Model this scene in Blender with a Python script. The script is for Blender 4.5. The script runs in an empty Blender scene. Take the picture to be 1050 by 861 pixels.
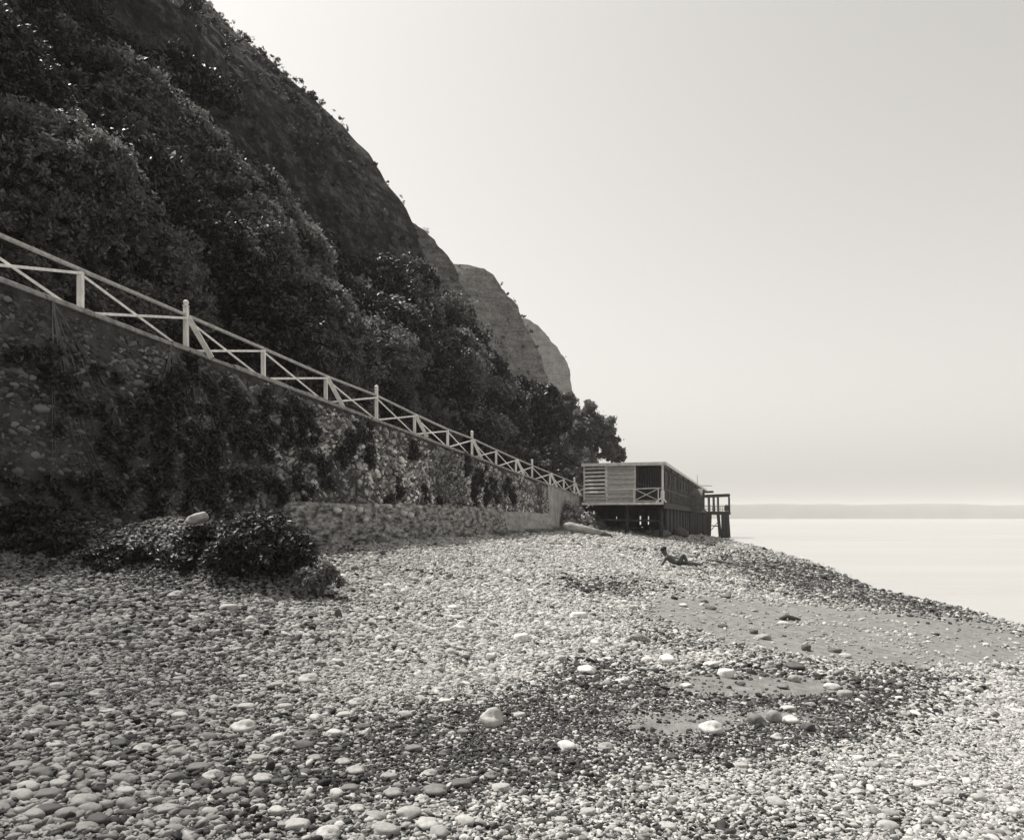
import bpy, bmesh, math, random
import numpy as np
from mathutils import Vector, Matrix, noise, Euler

# ------------------------------------------------------------------ camera, sky, sun, exposure
sc = bpy.context.scene
COL = sc.collection
F = 780.0                      # focal length in photo pixels (photo is 1050 x 861)
U0, V0 = 525.0, 531.0          # vanishing column of the view axis, horizon row
cam_d = bpy.data.cameras.new('camera'); cam = bpy.data.objects.new('camera', cam_d); COL.objects.link(cam)
cam.location = (0, 0, 0); cam.rotation_euler = (math.radians(90), 0, 0)
cam_d.sensor_width = 36; cam_d.lens = F/1050*36; cam_d.shift_y = (V0-430.5)/1050
cam_d.clip_start = 0.1; cam_d.clip_end = 40000
sc.camera = cam

SUN_EL, SUN_AZ = math.radians(60), math.radians(-56)     # azimuth clockwise from +Y: beyond and to the left
w = bpy.data.worlds.new('World'); sc.world = w; w.use_nodes = True
nt = w.node_tree; nt.nodes.clear()
sky = nt.nodes.new('ShaderNodeTexSky'); sky.sky_type = 'NISHITA'; sky.sun_disc = False
sky.sun_elevation = SUN_EL; sky.sun_rotation = SUN_AZ
sky.air_density = 1.0; sky.dust_density = 2.5; sky.ozone_density = 1.0
sep = nt.nodes.new('ShaderNodeSeparateColor')             # an old plate sees only the blue end of the sky
cmb = nt.nodes.new('ShaderNodeCombineColor')
bg = nt.nodes.new('ShaderNodeBackground'); out = nt.nodes.new('ShaderNodeOutputWorld')
nt.links.new(sky.outputs[0], sep.inputs[0])
for k, t in enumerate((1.0, 0.975, 0.93)):
    m = nt.nodes.new('ShaderNodeMath'); m.operation = 'MULTIPLY'; m.inputs[1].default_value = t
    nt.links.new(sep.outputs[2], m.inputs[0]); nt.links.new(m.outputs[0], cmb.inputs[k])
nt.links.new(cmb.outputs[0], bg.inputs[0]); bg.inputs[1].default_value = 0.096
nt.links.new(bg.outputs[0], out.inputs[0])
sun_d = bpy.data.lights.new('sun', 'SUN'); sun = bpy.data.objects.new('sun', sun_d); COL.objects.link(sun)
sun_d.energy = 3.4; sun_d.angle = math.radians(0.6); sun_d.color = (1, 0.975, 0.93)
sdir = Vector((math.sin(SUN_AZ)*math.cos(SUN_EL), math.cos(SUN_AZ)*math.cos(SUN_EL), math.sin(SUN_EL)))
sun.rotation_euler = sdir.to_track_quat('Z', 'Y').to_euler()
sc.view_settings.view_transform = 'Standard'; sc.view_settings.look = 'None'
sc.view_settings.gamma = 1; sc.view_settings.exposure = 0.8
sc.cycles.volume_bounces = 1; sc.cycles.max_bounces = 6; sc.cycles.diffuse_bounces = 3
sc.cycles.use_denoising = True

R = np.random.RandomState(7); random.seed(7)

# ------------------------------------------------------------------ helpers
def tone(v, warm=1.0):
    return (v, v*(1-0.02*warm), v*(1-0.06*warm), 1)

def tag(o, label=None, cat=None, group=None, kind=None):
    if label: o['label'] = label
    if cat: o['category'] = cat
    if group: o['group'] = group
    if kind: o['kind'] = kind
    return o

def empty(name, loc, label, cat, group=None, rz=0):
    o = bpy.data.objects.new(name, None); COL.objects.link(o)
    o.location = loc; o.rotation_euler = (0, 0, rz); o.empty_display_size = 0.2
    return tag(o, label, cat, group)

def mesh_np(name, verts, faces, mat, parent=None, smooth=False, tones=None, link=True):
    """faces: list of index tuples, or an (n,k) array"""
    me = bpy.data.meshes.new(name)
    verts = np.asarray(verts, dtype=np.float32)
    if isinstance(faces, np.ndarray):
        n, k = faces.shape
        me.vertices.add(len(verts)); me.vertices.foreach_set('co', verts.ravel())
        me.loops.add(n*k); me.loops.foreach_set('vertex_index', faces.astype(np.int32).ravel())
        me.polygons.add(n); me.polygons.foreach_set('loop_start', (np.arange(n)*k).astype(np.int32))
        me.polygons.foreach_set('loop_total', np.full(n, k, dtype=np.int32))
        me.update(calc_edges=True); me.validate()
    else:
        me.from_pydata([tuple(v) for v in verts], [], [tuple(f) for f in faces]); me.update()
    if smooth: me.polygons.foreach_set('use_smooth', [True]*len(me.polygons))
    if tones is not None:
        a = me.attributes.new('tone', 'FLOAT', 'POINT'); a.data.foreach_set('value', np.asarray(tones, dtype=np.float32))
    if mat: me.materials.append(mat)
    o = bpy.data.objects.new(name, me)
    if link: COL.objects.link(o)
    if parent: o.parent = parent
    return o

class MB:
    """collects simple shaped pieces into one mesh"""
    def __init__(s): s.v = []; s.f = []
    def quadbox(s, c8):
        b = len(s.v); s.v += [tuple(c) for c in c8]
        s.f += [tuple(b+i for i in q) for q in ((0,3,2,1),(4,5,6,7),(0,1,5,4),(1,2,6,5),(2,3,7,6),(3,0,4,7))]
    def box(s, o, ax, ay, az):
        """o = corner, ax ay az = edge vectors"""
        o, ax, ay, az = map(Vector, (o, ax, ay, az))
        s.quadbox([o, o+ax, o+ax+ay, o+ay, o+az, o+ax+az, o+ax+ay+az, o+ay+az])
    def bar(s, p, q, wd, th, side=None):
        """rectangular timber from p to q; side = direction of the width"""
        p, q = Vector(p), Vector(q); d = (q-p).normalized()
        side = Vector(side) if side else Vector((0, 0, 1))
        a = (side - d*side.dot(d)).normalized(); b = d.cross(a)
        s.quadbox([p-a*wd/2-b*th/2, p+a*wd/2-b*th/2, p+a*wd/2+b*th/2, p-a*wd/2+b*th/2,
                   q-a*wd/2-b*th/2, q+a*wd/2-b*th/2, q+a*wd/2+b*th/2, q-a*wd/2+b*th/2])
    def tube(s, pts, radii, n=8, jit=0):
        rings = []
        for i, p in enumerate(pts):
            p = Vector(p)
            d = (Vector(pts[min(i+1, len(pts)-1)]) - Vector(pts[max(i-1, 0)])).normalized()
            a = d.orthogonal().normalized(); 
            if i: a = (pa - d*pa.dot(d)).normalized()
            pa = a; b = d.cross(a)
            base = len(s.v)
            for k in range(n):
                t = 2*math.pi*k/n; r = radii[i]*(1+random.uniform(-jit, jit))
                s.v.append(tuple(p + a*math.cos(t)*r + b*math.sin(t)*r))
            rings.append(base)
        for i in range(len(rings)-1):
            for k in range(n):
                s.f.append((rings[i]+k, rings[i]+(k+1) % n, rings[i+1]+(k+1) % n, rings[i+1]+k))
        s.f.append(tuple(rings[0]+k for k in reversed(range(n)))); s.f.append(tuple(rings[-1]+k for k in range(n)))
    def build(s, name, mat, parent=None, smooth=False, bevel=0):
        o = mesh_np(name, s.v, s.f, mat, parent, smooth)
        if parent is not None: o.matrix_parent_inverse = parent_inv(parent)
        if bevel:
            m = o.modifiers.new('bevel', 'BEVEL'); m.width = bevel; m.segments = 1; m.limit_method = 'ANGLE'
        return o

def parent_inv(p):
    return (Matrix.Translation(p.location) @ p.rotation_euler.to_matrix().to_4x4()).inverted()

def P(u, v, Y):
    return Vector(((u-U0)/F*Y, Y, (V0-v)/F*Y))

# ---- materials
def new_mat(name):
    m = bpy.data.materials.new(name); m.use_nodes = True
    t = m.node_tree; b = t.nodes['Principled BSDF']
    return m, t, b

def N(t, kind, **kw):
    n = t.nodes.new(kind)
    for k, v in kw.items():
        if k.startswith('i_'): n.inputs[k[2:].replace('_', ' ')].default_value = v
        else: setattr(n, k, v)
    return n

def ramp(t, stops):
    r = t.nodes.new('ShaderNodeValToRGB'); e = r.color_ramp.elements
    while len(e) < len(stops): e.new(0.5)
    for el, (p, c) in zip(e, stops):
        el.position = p; el.color = tone(c) if not isinstance(c, tuple) else c
    return r

def noisy(name, lo, hi, scale=5.0, detail=6, rough=0.8, bump=0.3, bscale=None, stretch=(1, 1, 1), spec=0.3, dist=0.02, lo_p=0.35, hi_p=0.65):
    m, t, b = new_mat(name); L = t.links
    tc = N(t, 'ShaderNodeTexCoord'); mp = N(t, 'ShaderNodeMapping'); mp.inputs['Scale'].default_value = stretch
    L.new(tc.outputs['Object'], mp.inputs[0])
    n1 = N(t, 'ShaderNodeTexNoise', i_Scale=scale, i_Detail=detail, i_Roughness=0.6); L.new(mp.outputs[0], n1.inputs[0])
    r = ramp(t, [(lo_p, lo), (hi_p, hi)]); L.new(n1.outputs[0], r.inputs[0]); L.new(r.outputs[0], b.inputs['Base Color'])
    n2 = N(t, 'ShaderNodeTexNoise', i_Scale=bscale or scale*4, i_Detail=5); L.new(mp.outputs[0], n2.inputs[0])
    bp = N(t, 'ShaderNodeBump', i_Strength=bump, i_Distance=dist); L.new(n2.outputs[0], bp.inputs['Height']); L.new(bp.outputs[0], b.inputs['Normal'])
    b.inputs['Roughness'].default_value = rough; b.inputs['Specular IOR Level'].default_value = spec
    return m

M_paint = noisy('weathered_white_paint', 0.62, 0.86, 9, stretch=(1, 1, .3), bump=.3, rough=.7)
M_rail = noisy('worn_rail_wood', 0.30, 0.5, 9, bump=.3, rough=.8)
M_board = noisy('grey_weathered_boards', 0.3, 0.6, 3, stretch=(1, 1, 9), bump=.5, rough=.85)
M_slat = noisy('pale_slat_paint', 0.5, 0.75, 4, bump=.3)
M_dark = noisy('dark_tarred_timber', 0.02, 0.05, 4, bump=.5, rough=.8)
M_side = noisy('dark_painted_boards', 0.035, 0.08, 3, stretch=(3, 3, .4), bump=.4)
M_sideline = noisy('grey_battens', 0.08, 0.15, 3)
M_roof = noisy('roof_felt', 0.28, 0.4, 2, bump=.4)
M_drift = noisy('bleached_driftwood', 0.2, 0.58, 4, stretch=(.5, 4, 5), bump=1, rough=.85, dist=.05)
M_driftd = noisy('dark_driftwood', 0.05, 0.12, 5, bump=.7)
M_bark = noisy('bark', 0.06, 0.14, 6, bump=.8)
M_skin = noisy('tanned_skin', 0.055, 0.075, 6, bump=.05, rough=.5, spec=.4)
M_hair = noisy('black_hair', 0.008, 0.015, 40, bump=.6, rough=.6)
M_cloth = noisy('dark_cloth', 0.03, 0.05, 12, bump=.4, rough=.9)
M_coping = noisy('coping_mortar', 0.16, 0.34, 6, bump=.8, rough=.9, dist=.04)
M_conc = noisy('rough_earthen_concrete', 0.05, 0.46, 5.5, detail=12, bump=1.0, bscale=12, rough=.95, dist=.1, lo_p=.38, hi_p=.66, stretch=(1, .35, 1.2))
M_plaster = noisy('lime_washed_render', 0.24, 0.42, 1.6, detail=10, bump=.9, bscale=18, rough=.95, dist=.04)
M_mortar = noisy('dark_wall_mortar', 0.02, 0.08, 2.0, detail=8, bump=1, bscale=20, rough=.95, dist=.05)

def leaf_mat(name, lo, hi, glow=.25):
    m, t, b = new_mat(name); L = t.links
    a = N(t, 'ShaderNodeAttribute', attribute_name='tone')
    r = ramp(t, [(0.0, lo), (0.75, (lo+hi)/2), (1.0, hi)]); L.new(a.outputs['Fac'], r.inputs[0])
    L.new(r.outputs[0], b.inputs['Base Color'])
    b.inputs['Roughness'].default_value = .5; b.inputs['Specular IOR Level'].default_value = .35
    tl = N(t, 'ShaderNodeBsdfTranslucent'); L.new(r.outputs[0], tl.inputs[0])          # thin leaves let the sun through
    mx = N(t, 'ShaderNodeMixShader'); mx.inputs[0].default_value = glow; L.new(b.outputs[0], mx.inputs[1]); L.new(tl.outputs[0], mx.inputs[2])
    L.new(mx.outputs[0], t.nodes['Material Output'].inputs['Surface'])
    return m
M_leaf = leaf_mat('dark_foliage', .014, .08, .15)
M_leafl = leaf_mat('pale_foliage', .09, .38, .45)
M_grass = leaf_mat('dry_grass', .14, .34)

def inst_mat(name, rough=.75, spec=.3):
    """stone colour: 'tone' of the instancer x random x mottling"""
    m, t, b = new_mat(name); L = t.links
    a = N(t, 'ShaderNodeAttribute', attribute_name='tone', attribute_type='INSTANCER')
    tc = N(t, 'ShaderNodeTexCoord'); n = N(t, 'ShaderNodeTexNoise', i_Scale=3.0, i_Detail=4.0); L.new(tc.outputs['Object'], n.inputs[0])
    r = ramp(t, [(.3, (.72, .72, .72, 1)), (.7, (1.12, 1.12, 1.12, 1))]); L.new(n.outputs[0], r.inputs[0])
    cc = N(t, 'ShaderNodeCombineColor')
    for k, s in enumerate((1, .98, .94)):
        mm = N(t, 'ShaderNodeMath', operation='MULTIPLY'); mm.inputs[1].default_value = s; L.new(a.outputs['Fac'], mm.inputs[0]); L.new(mm.outputs[0], cc.inputs[k])
    mx = N(t, 'ShaderNodeMix', data_type='RGBA', blend_type='MULTIPLY'); mx.inputs[0].default_value = 1
    L.new(cc.outputs[0], mx.inputs[6]); L.new(r.outputs[0], mx.inputs[7]); L.new(mx.outputs[2], b.inputs['Base Color'])
    b.inputs['Roughness'].default_value = rough; b.inputs['Specular IOR Level'].default_value = spec
    return m
M_pebble = inst_mat('shingle_stone')

def cobble_mat():
    """loose cobble: the object's own colour x mottling and veins"""
    m, t, b = new_mat('cobble_stone'); L = t.links
    oi = N(t, 'ShaderNodeObjectInfo'); tc = N(t, 'ShaderNodeTexCoord')
    n = N(t, 'ShaderNodeTexNoise', i_Scale=2.5, i_Detail=8.0); L.new(tc.outputs['Object'], n.inputs[0])
    r = ramp(t, [(.3, (.75, .75, .75, 1)), (.7, (1.1, 1.1, 1.1, 1))]); L.new(n.outputs[0], r.inputs[0])
    mx = N(t, 'ShaderNodeMix', data_type='RGBA', blend_type='MULTIPLY'); mx.inputs[0].default_value = 1
    L.new(oi.outputs['Color'], mx.inputs[6]); L.new(r.outputs[0], mx.inputs[7]); L.new(mx.outputs[2], b.inputs['Base Color'])
    n2 = N(t, 'ShaderNodeTexNoise', i_Scale=18.0, i_Detail=4.0); L.new(tc.outputs['Object'], n2.inputs[0])
    bp = N(t, 'ShaderNodeBump', i_Strength=.35, i_Distance=.03); L.new(n2.outputs[0], bp.inputs['Height']); L.new(bp.outputs[0], b.inputs['Normal'])
    b.inputs['Roughness'].default_value = .7; return m
M_cobble = cobble_mat()

# ------------------------------------------------------------------ lie of the land
def wall_x(y):                                     # foot of the retaining wall, then the cliff foot
    return np.interp(y, [-20, 62, 90, 150, 230, 420], [-23.1, 6.39, 12, 20, 31, 52])
def shore_x(y):
    return np.interp(y, [-20, 0, 14, 33, 46, 65, 106, 116, 135, 160, 230, 420], [9.5, 12.6, 13.9, 15.4, 19.1, 22.9, 30, 31, 29, 28, 38, 60])
def fbm(x, y, s, seed=0, octaves=3):
    v = 0; a = 1
    for k in range(octaves):
        v += a*noise.noise(Vector((x*s+seed, y*s-seed*1.7, seed*.37))); s *= 2.1; a *= .5
    return v
def beach_z0(x, y):
    a, b = wall_x(y), shore_x(y); t = (x-a)/(b-a)
    t1 = np.clip(t, 0, None)
    return -.8 - 2.2*np.where(t1 < 1, t1**1.2, 1 + 1.6*(t1-1))
def beach_z(x, y):
    z = float(beach_z0(x, y))
    z += .05*fbm(x, y, .35, 3) + .018*fbm(x, y, 1.9, 9)
    # heaped stones and earth under the bush at the left
    z += .9*math.exp(-(((x+4.6)/1.1)**2 + ((y-14.0)/.9)**2)) + .85*math.exp(-(((x+6.3)/1.2)**2 + ((y-14.6)/1.1)**2)) + .8*math.exp(-(((x+8.4)/1.9)**2 + ((y-15.4)/1.5)**2))
    return z
_GX = np.arange(-26, 62, .25); _GY = np.arange(-14, 132, .25); _GZ = None
def beach_z_many(x, y):
    global _GZ
    if _GZ is None: _GZ = np.array([[beach_z(a, b) for a in _GX] for b in _GY])
    i = np.clip((x+26)/.25, 0, len(_GX)-1.001); j = np.clip((y+14)/.25, 0, len(_GY)-1.001); i0 = i.astype(int); j0 = j.astype(int); a = i-i0; b = j-j0
    return (_GZ[j0, i0]*(1-a)+_GZ[j0, i0+1]*a)*(1-b) + (_GZ[j0+1, i0]*(1-a)+_GZ[j0+1, i0+1]*a)*b
_NZ = np.array([[fbm(a, b, .8, 21) for a in np.arange(-26, 62, .5)] for b in np.arange(0, 132, .5)])
def nz_many(x, y):
    return _NZ[np.clip(((y)/.5).astype(int), 0, _NZ.shape[0]-1), np.clip(((x+26)/.5).astype(int), 0, _NZ.shape[1]-1)]
def hit(u, v):
    """where the view ray of a photo pixel meets the beach"""
    y0, y1 = 3.0, 130.0
    dx, dz = (u-U0)/F, (V0-v)/F
    y = 3.0
    while y < 130:
        if dz*y < float(beach_z0(dx*y, y)): break
        y *= 1.01
    for _ in range(3):
        zz = beach_z(dx*y, y); y = zz/dz if dz < -1e-4 else y
    return Vector((dx*y, y, beach_z(dx*y, y)))

# tone zones of the beach, stains of wet and dark gravel, and vignette darkness painted in at the left (photo column and row of a ground point)
def blob(u, v, cu, cv, ru, rv, rot=0):
    c, s = math.cos(rot), math.sin(rot); du, dv = u-cu, v-cv
    return np.exp(-(((du*c+dv*s)/ru)**2 + ((-du*s+dv*c)/rv)**2))
def dark_zone(u, v):
    d = 1.2*blob(u, v, 570, 748, 150, 34, -.12) + 1.1*blob(u, v, 700, 715, 150, 26, -.15) + 1.1*blob(u, v, 625, 602, 50, 9, .05) + .8*blob(u, v, 600, 690, 60, 14, -.3)
    d = d + 1.2*blob(u, v, 825, 594, 100, 17, .2) + .8*blob(u, v, 960, 625, 120, 18, .3) + .8*blob(u, v, 860, 712, 110, 20, -.1) + .6*blob(u, v, 700, 655, 60, 12, .2)
    d = d + .45*blob(u, v, 620, 850, 400, 50, 0) + 1.1*blob(u, v, 500, 775, 220, 34, -.06) + 1.0*blob(u, v, 800, 750, 150, 28, -.1) + 1.0*blob(u, v, 150, 522, 120, 24, 0) + .5*blob(u, v, 150, 640, 210, 120, 0) + .4*blob(u, v, 200, 790, 260, 90, 0) + 1.0*blob(u, v, 190, 560, 130, 34, 0)  # the blobs at the left paint vignette darkness onto heap and beach
    return np.clip(d, 0, 1)
def sand_zone(u, v):
    d = 2.0*blob(u, v, 775, 636, 115, 20, .13) + 2.0*blob(u, v, 930, 655, 150, 26, .05) + 1.1*blob(u, v, 720, 702, 70, 14, 0) + 1.1*blob(u, v, 690, 742, 70, 20, 0) + 1.0*blob(u, v, 830, 706, 70, 12, 0) + .8*blob(u, v, 800, 735, 70, 12, 0)
    return np.clip(d, 0, 1)
def uv_of(x, y, z):
    yy = np.maximum(y, 1.0)
    return U0 + F*x/yy, V0 - F*z/yy

# ---- the beach, one sheet, finer near the camera
def build_beach():
    ys = [-14.0]
    while ys[-1] < 3: ys.append(ys[-1]+.5)
    while ys[-1] < 135: ys.append(ys[-1]*1.012 if ys[-1] > 3 else ys[-1]+.3)
    while ys[-1] < 420: ys.append(ys[-1]+6)
    K = 220; V = []; T = []; S = []
    for y in ys:
        half = max(18, .95*abs(y))
        lo = max(float(wall_x(y))-6, -half-6); hi = min(float(shore_x(y))+40, half+14)
        if y > 120: lo, hi = float(wall_x(y))-40, float(shore_x(y))+40
        for k in range(K):
            x = lo + (hi-lo)*k/(K-1)
            z = beach_z(x, y); V.append((x, y, z))
            u, v = uv_of(x, y, z) if y > 2 else (500, 800)
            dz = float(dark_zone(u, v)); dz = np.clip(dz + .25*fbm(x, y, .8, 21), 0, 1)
            T.append(dz); S.append(float(np.clip(sand_zone(u, v)+.2*fbm(x, y, 1.1, 4), 0, 1)))
    n = len(ys); i = np.arange(n-1)[:, None]*K + np.arange(K-1)[None, :]
    Fa = np.stack([i, i+1, i+K+1, i+K], -1).reshape(-1, 4)
    m, t, b = new_mat('beach_gravel'); L = t.links
    tc = N(t, 'ShaderNodeTexCoord')
    a = N(t, 'ShaderNodeAttribute', attribute_name='tone'); a2 = N(t, 'ShaderNodeAttribute', attribute_name='sand')
    vo = N(t, 'ShaderNodeTexVoronoi', i_Scale=16.0); vo2 = N(t, 'ShaderNodeTexVoronoi', i_Scale=45.0)
    n1 = N(t, 'ShaderNodeTexNoise', i_Scale=6.0, i_Detail=8.0)
    for q in (vo, vo2, n1): L.new(tc.outputs['Object'], q.inputs[0])
    sepc = N(t, 'ShaderNodeSeparateColor'); L.new(vo.outputs['Color'], sepc.inputs[0])
    r1 = ramp(t, [(0, .16), (.5, .34), (1, .52)]); L.new(sepc.outputs[0], r1.inputs[0])
    r2 = ramp(t, [(0, .05), (.6, .11), (1, .26)]); L.new(sepc.outputs[0], r2.inputs[0])
    mx = N(t, 'ShaderNodeMix', data_type='RGBA'); L.new(a.outputs['Fac'], mx.inputs[0]); L.new(r1.outputs[0], mx.inputs[6]); L.new(r2.outputs[0], mx.inputs[7])
    n3 = N(t, 'ShaderNodeTexNoise', i_Scale=55.0, i_Detail=6.0, i_Roughness=.8); L.new(tc.outputs['Object'], n3.inputs[0])
    av = N(t, 'ShaderNodeMath', operation='ADD'); L.new(n1.outputs[0], av.inputs[0]); L.new(n3.outputs[0], av.inputs[1]); hv = N(t, 'ShaderNodeMath', operation='MULTIPLY'); hv.inputs[1].default_value = .5; L.new(av.outputs[0], hv.inputs[0])
    r3 = ramp(t, [(.36, .09), (.64, .25)]); L.new(hv.outputs[0], r3.inputs[0])
    mx2 = N(t, 'ShaderNodeMix', data_type='RGBA'); L.new(a2.outputs['Fac'], mx2.inputs[0]); L.new(mx.outputs[2], mx2.inputs[6]); L.new(r3.outputs[0], mx2.inputs[7])
    L.new(mx2.outputs[2], b.inputs['Base Color'])
    mth = N(t, 'ShaderNodeMath', operation='SUBTRACT'); mth.inputs[0].default_value = 1; L.new(a2.outputs['Fac'], mth.inputs[1])
    mm = N(t, 'ShaderNodeMath', operation='MULTIPLY_ADD'); L.new(mth.outputs[0], mm.inputs[0]); mm.inputs[1].default_value = .8; mm.inputs[2].default_value = .15
    bp = N(t, 'ShaderNodeBump', i_Distance=.05, invert=True); L.new(mm.outputs[0], bp.inputs['Strength']); L.new(vo.outputs['Distance'], bp.inputs['Height'])
    bp2 = N(t, 'ShaderNodeBump', i_Distance=.02, i_Strength=.4, invert=True); L.new(vo2.outputs['Distance'], bp2.inputs['Height']); L.new(bp.outputs[0], bp2.inputs['Normal'])
    L.new(bp2.outputs[0], b.inputs['Normal']); b.inputs['Roughness'].default_value = .85
    o = mesh_np('beach', V, Fa, m, smooth=True, tones=T)
    at = o.data.attributes.new('sand', 'FLOAT', 'POINT'); at.data.foreach_set('value', np.array(S, dtype=np.float32))
    o['kind'] = 'structure'
build_beach()

# ---- the sea, with very low swell, to the horizon
def build_sea():
    ys = [-200, -100, -50, -20]
    while ys[-1] < 200: ys.append(ys[-1] + 2.0)
    while ys[-1] < 9000: ys.append(ys[-1]*1.12)
    V = []; xs = np.concatenate([[-9000, -4000, -1500, -600, -200, -60], np.linspace(0, 90, 90), [130, 220, 500, 1500, 4000, 9000]])
    for y in ys:
        for x in xs: V.append((x, y, -3.0))
    K = len(xs); n = len(ys); i = np.arange(n-1)[:, None]*K + np.arange(K-1)[None, :]
    Fa = np.stack([i, i+1, i+K+1, i+K], -1).reshape(-1, 4)
    m, t, b = new_mat('sea_water'); L = t.links
    tc = N(t, 'ShaderNodeTexCoord'); mp = N(t, 'ShaderNodeMapping'); mp.inputs['Scale'].default_value = (.25, 1, 1); L.new(tc.outputs['Object'], mp.inputs[0])
    n1 = N(t, 'ShaderNodeTexNoise', i_Scale=.7, i_Detail=5.0); L.new(mp.outputs[0], n1.inputs[0])
    n2 = N(t, 'ShaderNodeTexNoise', i_Scale=.12, i_Detail=4.0); L.new(mp.outputs[0], n2.inputs[0])
    r = ramp(t, [(.3, .36), (.7, .40)]); L.new(n2.outputs[0], r.inputs[0]); L.new(r.outputs[0], b.inputs['Base Color'])
    bp = N(t, 'ShaderNodeBump', i_Strength=.25, i_Distance=.15); L.new(n1.outputs[0], bp.inputs['Height']); L.new(bp.outputs[0], b.inputs['Normal'])
    b.inputs['Roughness'].default_value = .25; b.inputs['IOR'].default_value = 1.33
    o = mesh_np('sea', V, Fa, m, smooth=True); o['kind'] = 'structure'
build_sea()

# ---- far coast across the bay
def build_hills():
    V = []; Fa = []; n = 160; x0, x1 = -600, 5200
    for k in range(n):
        x = x0 + (x1-x0)*k/(n-1); h = 72 + 9*fbm(x, 0, .0012, 5) + 4*fbm(x, 0, .006, 8)
        f = min(1, max(0, (x-x0)/900)); h = h*(.85+.15*f)
        for (yy, zz) in ((4000, -3.5), (4010+20*fbm(x, 3, .004), 22), (4030+30*fbm(x, 3, .01), 60), (4080, h), (4600, h+6), (5000, -3.5)):
            V.append((x*.72, yy*.72, zz*.72 if zz > 0 else zz))
    for k in range(n-1):
        for j in range(5): a = k*6+j; Fa.append((a, a+6, a+7, a+1))
    m = noisy('far_bluffs', .06, .12, .004, bump=0)
    o = mesh_np('hills', V, Fa, m, smooth=True); o['kind'] = 'structure'
build_hills()

# ------------------------------------------------------------------ cliffs
def prof(Y, pts, K=130):
    p = np.array([[(u-U0)/F*Y, (V0-v)/F*Y] for u, v in pts]); d = np.r_[0, np.cumsum(np.hypot(*np.diff(p, axis=0).T))]
    s = np.linspace(0, d[-1], K); return np.c_[np.interp(s, d, p[:, 0]), np.interp(s, d, p[:, 1])]
S1 = prof(60, [(60,-215),(120,-120),(170,-40),(235,25),(270,62),(297,88),(308,103),(335,115),(355,132),(365,148),(378,162),(395,185),(410,205),(428,238),(440,280),(452,320),(470,360),(495,400),(525,440),(545,480),(556,515)])
S2 = prof(90, [(250,120),(340,170),(390,205),(415,224),(430,232),(445,244),(460,262),(470,280),(478,300),(486,325),(496,355),(515,390),(550,430),(590,470),(605,522)])
S3 = prof(150, [(330,240),(400,262),(440,268),(465,272),(480,271),(495,276),(505,285),(517,303),(531,313),(541,336),(552,358),(562,385),(575,420),(597,462),(618,520)])
S4 = prof(230, [(420,280),(480,305),(520,320),(540,327),(552,333),(563,345),(575,360),(583,380),(588,402),(600,440),(628,515)])
def cliff_row(y):
    """section of the slope at distance y"""
    if y <= 60:
        p = S1.copy(); p[:, 0] -= .3595*(60-y)
        f = min(1, max(0, (60-y)/60.)); p[:, 1] += (60-y)*.072*np.linspace(0, 1, len(p))
        rec = 1.5*math.sin(math.pi*min(1, (60-y)/26))**2 + 2.0*math.sin(math.pi*min(1, max(0, (34-y))/30))**2
    else:
        for (ya, A), (yb, B), g in (((60, S1), (90, S2), 15), ((90, S2), (150, S3), 28), ((150, S3), (230, S4), 38), ((230, S4), (420, S4+np.array([[22, -6]])), 30)):
            if y <= yb: t = (y-ya)/(yb-ya); p = A*(1-t)+B*t; rec = g*math.sin(math.pi*min(1, t))**.6; break
    p[:, 0] -= rec*np.linspace(1, .3, len(p))
    return p
CL = {}
def build_cliff(ya, yb, step, mat):
    rows = []; ys = list(np.arange(ya, yb+step*.5, step)); V = []
    K = 130
    for y in ys:
        p = cliff_row(y)
        lo = max(.0, min(1, (y-0)/10.))
        r = [(p[0, 0]-160, y, p[0, 1]+6), (p[0, 0]-40, y, p[0, 1]+6)]
        for j in range(K):
            x, z = p[j]
            w_ = min(1, j/6.)*min(1, (K-1-j)/10.)
            q = Vector((x*.09, y*.09, z*.12))
            d = (1.7*noise.noise(q) + .9*noise.noise(q*2.3+Vector((5, 1, 2))) + .6*noise.noise(q*5.1) + .5*noise.noise(q*11) + .35*noise.noise(q*23))*w_
            d += .12*w_*math.sin(z*1.6 + 2*noise.noise(Vector((x*.05, y*.05, 0))))     # ledges of the strata
            sc_ = .5 if y < 40 else (.5-(y-40)/60 if y < 55 else .25); sc_ = sc_ if y < 75 else .42
            r.append((x + d*.8*sc_, y, z + d*.35*sc_))
        CL[round(float(y), 2)] = np.array(r[2:])
        r.append((r[-1][0]+.6, y, -4.0)); V += r          # the foot runs down below the beach
    KK = K+3; n = len(ys); i = np.arange(n-1)[:, None]*KK + np.arange(KK-1)[None, :]
    Fa = np.stack([i, i+1, i+KK+1, i+KK], -1).reshape(-1, 4)
    o = mesh_np('cliff', V, Fa, mat, smooth=True); o['kind'] = 'structure'
    return o
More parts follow.
